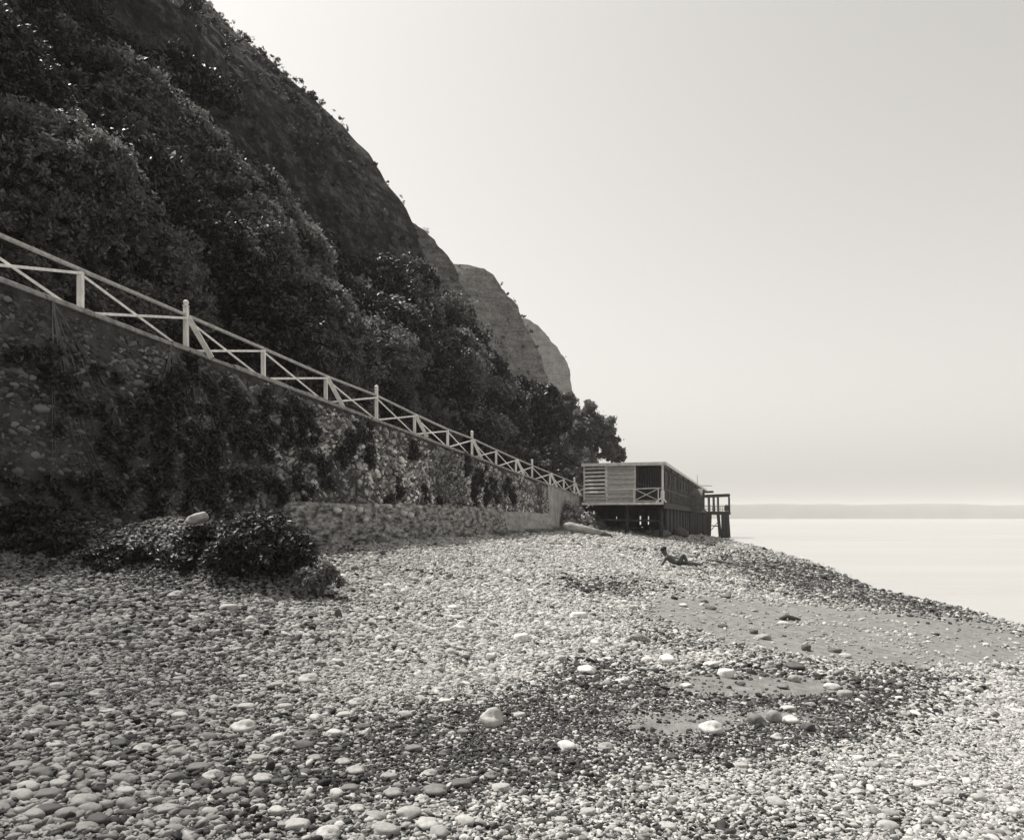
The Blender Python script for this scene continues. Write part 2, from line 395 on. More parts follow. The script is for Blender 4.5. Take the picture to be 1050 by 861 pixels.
def cliff_mat(name, c0, c1, c2):
    m, t, b = new_mat(name); L = t.links
    tc = N(t, 'ShaderNodeTexCoord'); mp = N(t, 'ShaderNodeMapping'); mp.inputs['Scale'].default_value = (.15, .15, 1.3); L.new(tc.outputs['Object'], mp.inputs[0])
    st = N(t, 'ShaderNodeTexNoise', i_Scale=.9, i_Detail=9.0, i_Roughness=.7, i_Distortion=1.6); L.new(mp.outputs[0], st.inputs[0])
    n1 = N(t, 'ShaderNodeTexNoise', i_Scale=.5, i_Detail=10.0, i_Roughness=.65); L.new(tc.outputs['Object'], n1.inputs[0])
    n2 = N(t, 'ShaderNodeTexNoise', i_Scale=2.2, i_Detail=12.0, i_Roughness=.8); L.new(tc.outputs['Object'], n2.inputs[0])
    ad = N(t, 'ShaderNodeMath', operation='ADD'); L.new(st.outputs[0], ad.inputs[0]); L.new(n1.outputs[0], ad.inputs[1])
    hf = N(t, 'ShaderNodeMath', operation='MULTIPLY_ADD'); L.new(ad.outputs[0], hf.inputs[0]); hf.inputs[1].default_value = .5; 
    sb = N(t, 'ShaderNodeMath', operation='MULTIPLY_ADD'); L.new(n2.outputs[0], sb.inputs[0]); sb.inputs[1].default_value = 1.0; sb.inputs[2].default_value = -.5; L.new(sb.outputs[0], hf.inputs[2])
    r = ramp(t, [(.3, c0), (.5, c1), (.72, c2)]); L.new(hf.outputs[0], r.inputs[0]); L.new(r.outputs[0], b.inputs['Base Color'])
    bp = N(t, 'ShaderNodeBump', i_Strength=1.0, i_Distance=1.1); L.new(hf.outputs[0], bp.inputs['Height']); L.new(bp.outputs[0], b.inputs['Normal'])
    b.inputs['Roughness'].default_value = .95; b.inputs['Specular IOR Level'].default_value = .1
    return m
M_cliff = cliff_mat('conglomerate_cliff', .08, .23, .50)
M_cliff_near = cliff_mat('shaded_scrubby_conglomerate', .02, .07, .30)  # near spur: its shade and scrub cover put into a darker rock colour
build_cliff(-14, 60, .5, M_cliff_near); M_cliff_far = cliff_mat('hazed_conglomerate', .10, .27, .54); M_cliff_end = cliff_mat('hazier_conglomerate', .22, .42, .64)  # headlands get paler with distance: haze painted into the rock colour
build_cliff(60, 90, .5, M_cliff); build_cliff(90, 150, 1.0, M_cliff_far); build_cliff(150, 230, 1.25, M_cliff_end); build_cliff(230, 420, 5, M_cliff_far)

def cliff_pt(y, j):
    a = CL.get(round(round(y*2)/2, 2))
    return a[int(j)] if a is not None else None

# ---- footpath behind the fence, sloping down to the bath house
def wall_top(y): return -.0720*y + 5.82
def build_path():
    V = []; ys = np.arange(-14, 64, 1.0)
    for y in ys:
        x = -15.9+.3595*y; z = wall_top(y)
        V += [(x-.12, y, z+.02), (x-1.6, y, z+.06+.03*fbm(x, y, 1)), (x-4.8, y, z+.1)]
    Fa = [(3*k+j, 3*k+j+1, 3*k+j+4, 3*k+j+3) for k in range(len(ys)-1) for j in range(2)]
    o = mesh_np('path', V, Fa, noisy('trodden_earth', .14, .26, 2)); o['kind'] = 'structure'
build_path()

# ------------------------------------------------------------------ foliage generators
def leaves(centres, radii, per, size, seed=0, squash=.8, hang=0):
    """many small bent leaves round cluster centres: verts, quads, tone"""
    r = np.random.RandomState(seed); n = len(centres)*per
    c = np.repeat(np.asarray(centres), per, 0); rad = np.repeat(np.asarray(radii), per)
    d = r.normal(size=(n, 3)); d /= np.linalg.norm(d, axis=1)[:, None]
    rr = r.uniform(.1, 1, n)**.55*(1+.35*r.normal(size=n)*(r.uniform(size=n) < .3))
    pos = c + d*(rr*rad)[:, None]*np.array([1, 1, squash])
    pos[:, 2] -= hang*r.uniform(0, 1, n)*rad
    nor = d*.8 + r.normal(size=(n, 3))*.7 + np.array([0, 0, .5]); nor /= np.linalg.norm(nor, axis=1)[:, None]
    a = np.cross(nor, r.normal(size=(n, 3))); a /= np.linalg.norm(a, axis=1)[:, None]
    b = np.cross(nor, a); s = (size*r.uniform(.6, 1.3, n))[:, None]
    v = np.stack([pos-a*s, pos+b*s*.42+nor*s*.12, pos+a*s, pos-b*s*.42+nor*s*.12], 1).reshape(-1, 3)
    f = np.arange(4*n).reshape(n, 4)
    t = np.repeat(np.clip(r.beta(2, 3, n), 0, 1), 4)
    return v, f, t

def rock_mesh(name, seed, flat=.6, sub=2, rough=.18, mat=None, ang=0):
    bm = bmesh.new(); bmesh.ops.create_icosphere(bm, subdivisions=sub, radius=1)
    r = np.random.RandomState(seed); off = Vector(r.uniform(-9, 9, 3))
    el = r.uniform(.7, .95)
    for v in bm.verts:
        d = 1 + rough*1.3*noise.noise(v.co*1.1+off) + rough*.5*noise.noise(v.co*2.7+off)
        v.co *= d; v.co.y *= el; v.co.z *= flat
        if ang and v.co.z > flat*.6: v.co.z = flat*.6 + (v.co.z-flat*.6)*.3
    me = bpy.data.meshes.new(name); bm.to_mesh(me); bm.free()
    me.polygons.foreach_set('use_smooth', [True]*len(me.polygons))
    if mat: me.materials.append(mat)
    return me

# ---- scatter: one object whose points carry instances of a few small meshes
def scatter(name, meshes, pts, scl, rot, idx, tn):
    src = bpy.data.collections.new(name+'_source')
    for k, me in enumerate(meshes):
        src.objects.link(bpy.data.objects.new('%s_source_%02d' % (name, k), me))
    me = bpy.data.meshes.new(name); n = len(pts)
    me.vertices.add(n); me.vertices.foreach_set('co', np.asarray(pts, np.float32).ravel())
    for an, ty, data in (('iscale', 'FLOAT_VECTOR', scl), ('irot', 'FLOAT_VECTOR', rot)):
        a = me.attributes.new(an, ty, 'POINT'); a.data.foreach_set('vector', np.asarray(data, np.float32).ravel())
    a = me.attributes.new('pick', 'INT', 'POINT'); a.data.foreach_set('value', np.asarray(idx, np.int32))
    a = me.attributes.new('tone', 'FLOAT', 'POINT'); a.data.foreach_set('value', np.asarray(tn, np.float32))
    o = bpy.data.objects.new(name, me); COL.objects.link(o)
    g = bpy.data.node_groups.new(name+'_nodes', 'GeometryNodeTree')
    g.interface.new_socket('Geometry', in_out='INPUT', socket_type='NodeSocketGeometry')
    g.interface.new_socket('Geometry', in_out='OUTPUT', socket_type='NodeSocketGeometry')
    gi = g.nodes.new('NodeGroupInput'); go = g.nodes.new('NodeGroupOutput')
    ip = g.nodes.new('GeometryNodeInstanceOnPoints'); ci = g.nodes.new('GeometryNodeCollectionInfo')
    ci.inputs['Collection'].default_value = src; ci.inputs['Separate Children'].default_value = True; ci.inputs['Reset Children'].default_value = True
    def na(nm, ty):
        q = g.nodes.new('GeometryNodeInputNamedAttribute'); q.data_type = ty; q.inputs['Name'].default_value = nm; return q.outputs[0]
    g.links.new(gi.outputs[0], ip.inputs['Points']); g.links.new(ci.outputs[0], ip.inputs['Instance'])
    ip.inputs['Pick Instance'].default_value = True
    g.links.new(na('pick', 'INT'), ip.inputs['Instance Index'])
    g.links.new(na('irot', 'FLOAT_VECTOR'), ip.inputs['Rotation']); g.links.new(na('iscale', 'FLOAT_VECTOR'), ip.inputs['Scale'])
    g.links.new(ip.outputs[0], go.inputs[0])
    m = o.modifiers.new('scatter', 'NODES'); m.node_group = g
    return o

# ------------------------------------------------------------------ shingle
def shingle():
    meshes = [rock_mesh('pebble', 50+k, flat=f, sub=2, rough=(.2, .45)[k % 2], mat=M_pebble, ang=k % 3 == 0) for k, f in enumerate((.55, .62, .5, .7, .58, .45, .66, .52))]
    PT = []; SC = []; TN = []
    for (y0, y1, rad, n) in ((3.2, 9, .009, 90000), (3.2, 9, .0145, 115000), (8, 16, .023, 110000), (15, 34, .035, 150000), (31, 70, .06, 90000), (62, 125, .11, 40000)):
        y = np.sqrt(R.uniform(y0*y0, y1*y1, n)); x = y*R.uniform(-.78, .78, n)
        wx, sx = wall_x(y), shore_x(y)
        keep = (x > wx-.2) & (x < sx+1.0); x, y = x[keep], y[keep]
        z = beach_z_many(x, y); u, v = uv_of(x, y, z)
        nz = nz_many(x, y)
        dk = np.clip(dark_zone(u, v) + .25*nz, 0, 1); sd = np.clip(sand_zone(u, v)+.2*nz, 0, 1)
        keep = R.uniform(size=len(x)) > sd*.985; x, y, z, u, v, dk, sd = (q[keep] for q in (x, y, z, u, v, dk, sd))
        big = np.clip((420-u)/260, 0, 1)*np.clip((v-560)/60, 0, 1)     # coarser stones towards the left
        s = rad*np.exp(R.normal(0, .38, len(x)))*(1+.35*big)*(1-.15*dk*(1-big))
        s = np.minimum(s, rad*3.0)
        h = R.uniform(.8, 1.2, len(x))
        SC.append(np.c_[s*R.uniform(.9, 1.35, len(x)), s*R.uniform(.8, 1.05, len(x)), s*h])
        PT.append(np.c_[x, y, z + s*R.uniform(.0, .38, len(x))])
        base = R.choice([.30, .38, .46, .54, .62, .2], len(x), p=[.2, .25, .22, .16, .07, .10])
        dark = R.choice([.025, .045, .08, .3, .55], len(x), p=[.33, .33, .18, .10, .06])
        TN.append(np.where(R.uniform(size=len(x)) < dk*.93, dark, base)*R.uniform(.85, 1.1, len(x))*(1-.55*np.clip((520-u)/380, 0, 1)))   # vignette darkening painted into the stone tone towards the left
    PT = np.concatenate(PT); SC = np.concatenate(SC); TN = np.concatenate(TN); n = len(PT)
    rot = np.c_[R.normal(0, .35, n), R.normal(0, .35, n), R.uniform(0, 6.28, n)]
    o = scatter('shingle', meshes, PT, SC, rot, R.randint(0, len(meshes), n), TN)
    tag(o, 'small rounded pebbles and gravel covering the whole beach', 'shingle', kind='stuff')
shingle()

# ------------------------------------------------------------------ scrub on the cliff
def clump_mesh(name, seed, mat, size=.16, per=16, n=14):
    r = np.random.RandomState(seed); c = r.normal(size=(n, 3))*.42; c[:, 2] = np.abs(c[:, 2])*.7
    v, f, t = leaves(c, r.uniform(.25, .5, n), per, size, seed)
    return mesh_np(name, v, f, mat, tones=t, link=False).data
def scrub():
    meshes = [clump_mesh('scrub_clump', 70+k, M_leaf, (.13, .17, .22)[k % 3]) for k in range(5)] + [clump_mesh('scrub_clump', 80+k, M_leafl, .16) for k in range(2)]
    PT = []; SC = []; ID = []
    keys = sorted(k for k in CL if k <= 230)
    for _ in range(120000):
        y = 4 + 226*R.uniform()**1.5 if R.uniform() < .5 else R.uniform(4, 75)
        k = min(keys, key=lambda q: abs(q-y)) if y > 90 else round(y*2)/2
        row = CL.get(k)
        if row is None: continue
        j = R.randint(2, 128); x, yy, z = row[j]
        zn = z - wall_top(min(y, 62))
        dd, pc = noise.voronoi(Vector((x*.0, y*.26, z*.30)) + Vector((0, .25*fbm(y, z, .3, 9), 0)))
        bulge = max(0, 1-(dd[0]/.62)**2)
        # dense low down, patches higher up
        top = 15 + 5*fbm(x, y, .06, 2) if y < 62 else 13 + 6*fbm(x, y, .05, 2)
        top *= (1 + max(0, y-80)/220)
        pr = 1 if zn < top else max(0, .45*math.exp(-(zn-top)/9.)) * (1 if fbm(y*.5, z, .35, 12) > -.05 else .15)
        if 40 < y < 75 and z > 17: pr = max(pr*.3, .34)
        if y > 55 and z > 17: pr *= .25
        if j < 12 and y > 40: continue
        if y >= 75: pr = pr*.5 if z < 24 else .16
        if R.uniform() > pr*(.25+.75*min(1, bulge*1.6)): continue
        s = R.uniform(.5, 1.15)*(1 if y < 60 else min(1.9, y/62.))*(1 if zn < top else .62)
        s *= min(1, max(.42, math.hypot(x, y)/48))
        if 40 < y < 75 and z > 17: s *= .42
        if y >= 75 and z >= 24: s *= .5
        if math.hypot(x, y) > 36 and R.uniform() < .45: continue
        if zn < .8 and y < 62: s *= .6
        hb = bulge*(2.0 if zn < top and s > .4 else 0)*min(1, max(.1, zn/3)); PT.append((x+R.normal()*.15+.2+hb*.85, y+R.uniform(-.4, .4), z+.1+hb*.45)); SC.append((s, s, s*R.uniform(.7, 1.15)))
        pale = (int(abs(pc[0].y*7.3+pc[0].z*3.1)*10) % 4 == 0) or (50 < y < 95 and 8 < z < 26 and int(abs(pc[0].y*5.3+pc[0].z*9.1)*10) % 3 > 0)  # mid-slope band: pale leaves paint in sunlit foliage
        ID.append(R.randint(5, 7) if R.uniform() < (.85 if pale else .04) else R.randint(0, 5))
    n = len(PT); print('scrub', n)
    rot = np.c_[R.normal(0, .4, n), .6+R.normal(0, .4, n), R.uniform(0, 6.28, n)]
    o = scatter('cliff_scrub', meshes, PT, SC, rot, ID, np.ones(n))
    tag(o, 'dense dark scrub and creepers covering the lower slopes of the cliff', 'scrub', kind='stuff')
scrub()

# ------------------------------------------------------------------ trees
def tree(base, crown_c, crown_r, label, seed, mat=None, n=34, per=260, leaf=.22, name='tree', group='trees on the cliff foot'):
    """base point, crown centre, crown radii (x,y,z)"""
    r = np.random.RandomState(seed); base = Vector(base); cc = Vector(crown_c)
    t = empty(name, base, label, 'tree', group)
    tr = MB(); random.seed(seed)
    mid = base.lerp(cc, .5) + Vector((r.uniform(-.4, .4), r.uniform(-.4, .4), 0))
    h = (cc-base).length
    tr.tube([base-Vector((0, 0, .4)), base+Vector((0, 0, .3)), mid, cc], [.05*h+.05, .035*h+.04, .025*h+.03, .03], 8, .08)
    cs = []; rs = []
    for k in range(n):
        d = r.normal(size=3); d /= np.linalg.norm(d); q = r.uniform(.3, .92)
        c = np.array(cc) + d*q*np.array(crown_r)*np.array([1, 1, 1 if d[2] > 0 else .75]); cs.append(c)
        rs.append(r.uniform(.14, .38)*min(crown_r)*(1.2 if q < .7 else .7))
        if k % 3 == 0:
            st = mid.lerp(cc, r.uniform(0, .8)); e = Vector(c)
            tr.tube([st, st.lerp(e, .5)+Vector((0, 0, .15)), e], [.02*h, .012*h, .006], 5, .05)
    tr.build('trunk', M_bark, t, smooth=True)
    v, f, tn = leaves(cs, rs, per, leaf, seed)
    o = mesh_np('crown', v, f, mat or M_leaf, t, tones=tn); o.matrix_parent_inverse = parent_inv(t)
    return t
def ptree(u, vt, vb, wpx, Y, label, seed, trunk_v=None, **kw):
    c = P(u, (vt+vb)/2, Y); b = P(u+2, trunk_v or vb+12, Y); s = Y/F
    tree(b, c, (wpx/2*s*.85, wpx/2*s*.75, (vb-vt)/2*s*.9), label, seed, **kw)
ptree(548, 378, 476, 92, 66, 'dark broad tree at the cliff foot above the lower end of the white fence', 1, n=90)
ptree(606, 404, 474, 62, 84, 'grey-green leafy tree closest to the bath house roof, at the right end of the foliage', 2, mat=M_leafl, n=130, per=150, leaf=.22)
ptree(580, 392, 460, 44, 88, 'narrow leafy tree standing just left of the tree nearest the bath house', 3, mat=M_leafl, n=90, per=150, leaf=.22)
ptree(500, 372, 440, 60, 70, 'pale leafy tree below the notch between the first and second headland', 4, n=70, mat=M_leafl)
ptree(452, 345, 415, 70, 58, 'dark spreading tree on the lower shoulder of the first headland', 5, n=60)
ptree(500, 415, 470, 70, 56, 'low rounded dark tree overhanging the path halfway down the fence', 6, n=34, leaf=.18)
ptree(340, 250, 345, 95, 44, 'wide tree with glinting leaves in the middle of the shaded slope', 8, n=44, leaf=.16)
ptree(215, 215, 290, 80, 32, 'leafy tree with sunlit tips on the left slope above the finialled fence post', 9, n=44, leaf=.12)

ptree(624, 438, 480, 34, 83, 'small grey-green tree rising just above the slatted screen of the bath house', 10, mat=M_leafl, n=60, per=150, leaf=.2)
ptree(634, 455, 480, 22, 84, 'low bushy tree just above the roof vents of the bath house', 11, mat=M_leafl, n=40, per=150, leaf=.2)
def bush(c, r3, label, seed, mat, name='shrub', n=22, per=160, leaf=.1, group=None, cat='shrub', hang=0):
    rr = np.random.RandomState(seed); c = Vector(c)
    t = empty(name, c-Vector((0, 0, r3[2])), label, cat, group)
    cs = []; rs = []; st = MB(); random.seed(seed)
    for k in range(n):
        d = rr.normal(size=3); d /= np.linalg.norm(d); d[2] = abs(d[2])*1.2-.45
        e = np.array(c)+d*rr.uniform(.4, .95)*np.array(r3); cs.append(e); rs.append(rr.uniform(.22, .4)*min(r3))
        if k % 3 == 0:
            b = Vector(c)-Vector((0, 0, r3[2]*1.05)); st.tube([b, b.lerp(Vector(e), .5)+Vector((0, 0, .1*r3[2])), Vector(e)], [.03*r3[2]+.006, .02*r3[2]+.004, .004], 5)
    st.build('stem', M_bark, t, smooth=True)
    v, f, tn = leaves(cs, rs, per, leaf, seed, hang=hang)
    o = mesh_np('foliage', v, f, mat, t, tones=tn); o.matrix_parent_inverse = parent_inv(t)
    return t
bush(P(524, 462, 50.5), (1.5, .8, .55), 'low pale leafy shrub behind the fence rail, halfway down the slope', 21, M_leafl, leaf=.08)
bush(P(588, 488, 62), (1.5, 1.2, .8), 'pale rounded shrub between the end of the fence and the slatted screen', 22, M_leafl, leaf=.1)
bush(P(555, 483, 60), (1.4, 1.0, .6), 'small dark shrub behind the low end of the fence', 23, M_leaf, leaf=.1)

# ------------------------------------------------------------------ retaining wall
SEA_N = Vector((.941, -.338, 0)); ALONG = Vector((.338, .941, 0))      # out of the wall, along it
def wall_line(y, out=0.0, z=0.0):
    return Vector((-15.9+.3595*y, y, z)) + SEA_N*out
wt = empty('stone_wall', wall_line(30, 0, -.8), 'long cobblestone retaining wall descending beside the beach under the white fence', 'wall')
def wall_grid(y0, y1, o_top, o_bot, ztop, zbot, nz=26, step=.2, amp=.05, back=1.0):
    ys = np.arange(y0, y1+step*.5, step); V = []
    for y in ys:
        zt, zb = ztop(y), zbot(y)
        V.append(tuple(wall_line(y, -back, zt)))
        for k in range(nz+1):
            f = k/nz; z = zt + (zb-zt)*f; a = amp*fbm(y, z, .9, 6)+amp*.5*fbm(y, z, 4, 2)
            V.append(tuple(wall_line(y, o_top+(o_bot-o_top)*f + a, z)))
    K = nz+2; n = len(ys); i = np.arange(n-1)[:, None]*K + np.arange(K-1)[None, :]
    Fa = [tuple(q) for q in np.stack([i, i+K, i+K+1, i+1], -1).reshape(-1, 4)]
    Fa.append(tuple(range(K))); Fa.append(tuple((n-1)*K+k for k in reversed(range(K))))
    return V, Fa
V, Fa = wall_grid(-10, 50.2, .20, .42, wall_top, lambda y: -1.3)
o = mesh_np('wall_core', V, Fa, M_mortar, wt, smooth=False); o.matrix_parent_inverse = parent_inv(wt)
V, Fa = wall_grid(50.21, 61.5, .20, .34, wall_top, lambda y: -1.3, amp=.04)
o = mesh_np('rendered_end', V, Fa, M_plaster, wt); o.matrix_parent_inverse = parent_inv(wt)
# cobbles bedded in the mortar: one mesh
def wall_cobbles():
    base = [rock_mesh('c', 200+k, .6, 2, .42) for k in range(6)]
    bv = []; bf = []
    for me in base:
        a = np.zeros(len(me.vertices)*3, np.float32); me.vertices.foreach_get('co', a); bv.append(a.reshape(-1, 3))
        bf.append(np.array([p.vertices[:] for p in me.polygons])); bpy.data.meshes.remove(me)
    V = []; Fa = []; T = []; off = 0; rr = np.random.RandomState(3)
    y = 5.0; pts = []
    row = 0; z = -1.1
    while z < 5.6:
        yy = 5.0 + (row % 2)*.1
        while yy < 50.1:
            r = .064*math.exp(rr.normal(0, .40)); r = min(r, .17)*(.72 if yy < 22 else 1)
            if z < wall_top(yy)-.18: pts.append((yy, z+rr.normal()*.06, r))
            yy += r*1.6+rr.uniform(0, .04)
        z += .105; row += 1
    for (yy, z, r) in pts:
        if rr.uniform() < .12 or (fbm(yy, z, .35, 15) < -.35 and rr.uniform() < .7): continue
        f = (wall_top(yy)-z)/(wall_top(yy)+1.3); k = rr.randint(6)
        c = wall_line(yy, .22+.22*f-.25*r, z)
        a = rr.normal()*.5; ca, sa = math.cos(a), math.sin(a)
        p = bv[k]*r; p = p*np.array([rr.uniform(1.0, 1.7), rr.uniform(.75, 1.0), 1.0])
        px = p[:, 0]*ca-p[:, 1]*sa; pz = p[:, 0]*sa+p[:, 1]*ca; pn = p[:, 2]
        w_ = np.array(c)[None]+px[:, None]*np.array(ALONG)+pz[:, None]*np.array([0, 0, 1.])+pn[:, None]*np.array(SEA_N)
        V.append(w_); Fa.append(bf[k]+off); off += len(w_)
        left = np.clip((31-yy)/13, 0, 1)*.72                             # edge darkness painted into the cobbles towards the upper end
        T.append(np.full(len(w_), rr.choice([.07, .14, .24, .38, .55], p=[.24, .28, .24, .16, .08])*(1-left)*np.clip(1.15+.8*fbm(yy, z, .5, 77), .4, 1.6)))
    print('wall cobbles', len(V))
    m, t, b = new_mat('bedded_cobbles'); a = N(t, 'ShaderNodeAttribute', attribute_name='tone')
    r = ramp(t, [(0, 0.0), (1, 1.0)]); t.links.new(a.outputs['Fac'], r.inputs[0]); t.links.new(r.outputs[0], b.inputs['Base Color']); b.inputs['Roughness'].default_value = .7
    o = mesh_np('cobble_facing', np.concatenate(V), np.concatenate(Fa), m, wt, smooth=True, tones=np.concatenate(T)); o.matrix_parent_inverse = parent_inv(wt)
wall_cobbles()
# coping under the fence
cp = MB()
for y in np.arange(-8, 61, 1.1):
    a, b_ = wall_line(y, 0, wall_top(y)), wall_line(y+1.09, 0, wall_top(y+1.09)); j = random.uniform(-.02, .02)
    up = Vector((0, 0, .10+j)); o_ = SEA_N*(.27+j); i_ = SEA_N*-.32; dn = Vector((0, 0, .03))
    cp.quadbox([a+i_-dn, a+o_-dn, b_+o_-dn, b_+i_-dn, a+i_+up, a+o_*.8+up, b_+o_*.8+up, b_+i_+up])
cp.build('coping', M_coping, wt, bevel=.02)

# footing ledge along the foot of the wall
fl = empty('footing_ledge', wall_line(35, .6, -1), 'low rough concrete footing with embedded stones along the foot of the cobble wall', 'footing')
def ledge(y0, y1, zt, out0, out1, mat, nm):
    V = []; ys = np.arange(y0, y1, .09); nz = 22
    for y in ys:
        n1 = .14*fbm(y, 1, .7, 44); e = min(1, (y-y0)/.8+.1, (y1-y)/.8+.1)
        V.append(tuple(wall_line(y, .30, zt(y)+.03)))
        for k in range(nz+1):
            f = k/nz; z = zt(y)*e + (-1.35-zt(y)*e)*f; V.append(tuple(wall_line(y, out0+(out1-out0)*f+n1+.07*fbm(y*.5, z, 1.5, 3)+.07*fbm(y*.35, z, 6, 3), z + ((.10*fbm(y, 5, 1.1)+.05*fbm(y, 2, 5)) if k < 2 else 0))))
    K = nz+2; n = len(ys); i = np.arange(n-1)[:, None]*K + np.arange(K-1)[None, :]
    Fa = [tuple(q) for q in np.stack([i, i+K, i+K+1, i+1], -1).reshape(-1, 4)]+[tuple(range(K)), tuple((n-1)*K+k for k in reversed(range(K)))]
    o = mesh_np(nm, V, Fa, mat, fl, smooth=True); o.matrix_parent_inverse = parent_inv(fl)
ledge(23.5, 41.3, lambda y: .50+.004*(y-27), .75, 1.05, M_conc, 'footing_block')
ledge(41.4, 50.6, lambda y: .36-.012*(y-41), .55, .8, M_plaster, 'footing_block')
eb = MB()
bm_st = []
for (u, v, r) in ((346,523,.12),(361,521,.12),(369,523,.12),(398,530,.10),(399,519,.1),(408,519,.09),(414,526,.13),(421,528,.12),(386,519,.1),(375,533,.09),(430,520,.1)):
    b_ = .3595; y = 30.
    for _ in range(8): y = (-15.9+.9*.941)/((u-U0)/F-.3595-.0)  # ray meets the ledge face
    y = (-15.9+.95*.941+.95*.338*.3595)/((u-U0)/F-.3595)
    me = rock_mesh('embedded_stone', int(u), .8, 2, mat=M_cobble)
    o = bpy.data.objects.new('embedded_stone', me); COL.objects.link(o); o.parent = fl; o.matrix_parent_inverse = parent_inv(fl)
    p = P(u, v, y); o.location = p; o.scale = (r*1.25, r*1.25, r*1.1); o.color = tone(.62); o.rotation_euler = (.5, .2, u)

# creepers on the wall
def creeper(pts, label, seed, mat=M_leaf, leaf=.07, per=130, spread=.28):
    """pts: (y along wall, z, radius)"""
    rr = np.random.RandomState(seed); y0, z0, _ = pts[0]
    t = empty('creeper', wall_line(y0, .3, z0), label, 'creeper', 'creepers hanging on the wall')
    cs = []; rs = []; st = MB()
    for (y, z, r) in pts:
        for k in range(9):
            a = rr.uniform(0, 6.28); q = rr.uniform(0, 1)**.5*r; yy, zz = y+q*math.cos(a)/1.05, z+q*math.sin(a)
            cs.append(np.array(wall_line(yy, .28+.15*max(0, (wall_top(yy)-zz)/6), min(zz, wall_top(yy)+.25)))); rs.append(rr.uniform(.6, 1)*spread)
    for k in range(0, len(cs)-1, 4):
        st.tube([wall_line(y0, .25, wall_top(y0)), Vector(cs[k]).lerp(wall_line(y0, .3, z0), .5), cs[k]], [.012, .010, .004], 5)
    st.build('stem', M_bark, t)
    v, f, tn = leaves(cs, rs, per, leaf, seed, hang=.6)
    o = mesh_np('foliage', v, f, mat, t, tones=tn); o.matrix_parent_inverse = parent_inv(t)
def wy(u): return (-15.9+.3*.941+.3*.338*.3595)/((u-U0)/F-.3595)
def wz(u, v): return (V0-v)/F*wy(u)
def wp(u, v, r): return (wy(u), wz(u, v), r)
creeper([wp(480,478,.6), wp(487,490,.8), wp(498,492,.8), wp(508,500,.8), wp(520,500,.6), wp(526,508,.5), wp(500,512,.5), wp(487,505,.5)], 'dark creeper spilling over the wall top below the middle of the fence', 31)
creeper([wp(375,440,.5), wp(362,452,.5), wp(355,470,.45), wp(380,462,.45), wp(425,462,.4)], 'patchy creeper on the wall face left of the tall post with the knob', 32, per=90)
creeper([wp(200,395,.8), wp(225,415,.9), wp(250,430,.8), wp(195,440,1.0), wp(240,465,.9), wp(275,450,.6), wp(210,485,.9), wp(265,490,.8), wp(290,500,.5)], 'thick dark creeper smothering the shaded wall at its upper left end', 33, per=120)
creeper([wp(60,380,1.2), wp(90,450,1.2), wp(130,420,1.1), wp(140,490,1.0), wp(40,500,1.2), wp(165,400,.7)], 'mass of dark creeper on the nearest stretch of wall', 34, per=150)
creeper([wp(300,420,.5), wp(315,432,.5), wp(322,455,.6), wp(300,465,.7), wp(280,420,.6), wp(335,485,.5), wp(310,495,.5)], 'dark creeper patch on the wall between the two unfinialled fence posts', 36, per=110)
creeper([wp(180,400,.6), wp(172,430,.8), wp(185,470,.9), wp(172,500,.8), wp(215,445,.8), wp(235,500,.7), wp(205,515,.6), wp(255,460,.6)], 'black mass of creeper and hanging weeds on the wall behind the tilted oval stone', 37, per=130)
creeper([wp(410,500,.45), wp(435,506,.35), wp(398,512,.3), wp(450,515,.35), wp(470,520,.35)], 'ragged creeper low on the wall just above the footing', 35, per=70)

# grass tufts on the footing and by the bank
def tuft(p, label, seed, r=.3, h=.3, n=160, mat=M_grass):
    rr = np.random.RandomState(seed); V = []; Fa = []; T = []
    for k in range(n):
        a = rr.uniform(0, 6.28); q = r*rr.uniform(0, 1)**.6; b = Vector(p)+Vector((q*math.cos(a), q*math.sin(a), 0))
        l = Vector((rr.normal()*.5, rr.normal()*.5, 1)).normalized()*h*rr.uniform(.5, 1.1); s = Vector((rr.normal(), rr.normal(), 0)).normalized()*.012
        i = len(V); V += [tuple(b-s), tuple(b+s), tuple(b+l*.6+s*.7), tuple(b+l+Vector((l.x, l.y, -.1*h))*.4)]; Fa.append((i, i+1, i+2, i+3)); T += [rr.uniform()]*4
    o = mesh_np('grass_tuft', V, Fa, mat, tones=T); tag(o, label, 'grass', 'grass tufts at the foot of the wall')
for k, (u, y, z) in enumerate(((352, 27.5, -.95), (380, 31, -.95), (412, 35, -.9), (447, 39.5, -.9), (498, 45, -.85), (520, 47.5, -.85), (540, 50, -.8), (470, 42, -.9))):
    tuft(wall_line(y, 1.15 if y < 41 else .95, z), 'thin dry grass tuft at the foot of the wall footing', 300+k, r=.55, h=.32)

# ------------------------------------------------------------------ fence
ft = empty('wooden_fence', wall_line(30, 0, wall_top(30)), 'white cross-braced wooden fence descending along the top of the stone wall', 'fence')
posts = [(190.7,324,363),(270,358,391),(334,386,415),(386,406,432.5),(425,425,447),(459,440.5,460),(484,450,470.5),(508.7,461.5,479.5),(529,470.5,486),(545.6,477.5,493),(564,485,498.5),(578,490.5,503),(589,495,507.5),(599,499.5,511.5)]
pp = []
for i, (u, vr, vb) in enumerate(posts):
    Y = 3.1*(6.5+i); a = P(u, vb, Y); b_ = P(u, vr, Y); pp.append((a, b_))
pp = [(pp[0][0]+(pp[0][0]-pp[1][0])*k, pp[0][1]+(pp[0][1]-pp[1][1])*k) for k in (3, 2, 1)] + pp
def fence_bar(name, a, b_, wd, th, mat=M_paint, side=None):
    m = MB(); m.bar(a, b_, wd, th, side); return m.build(name, mat, ft, bevel=.006)
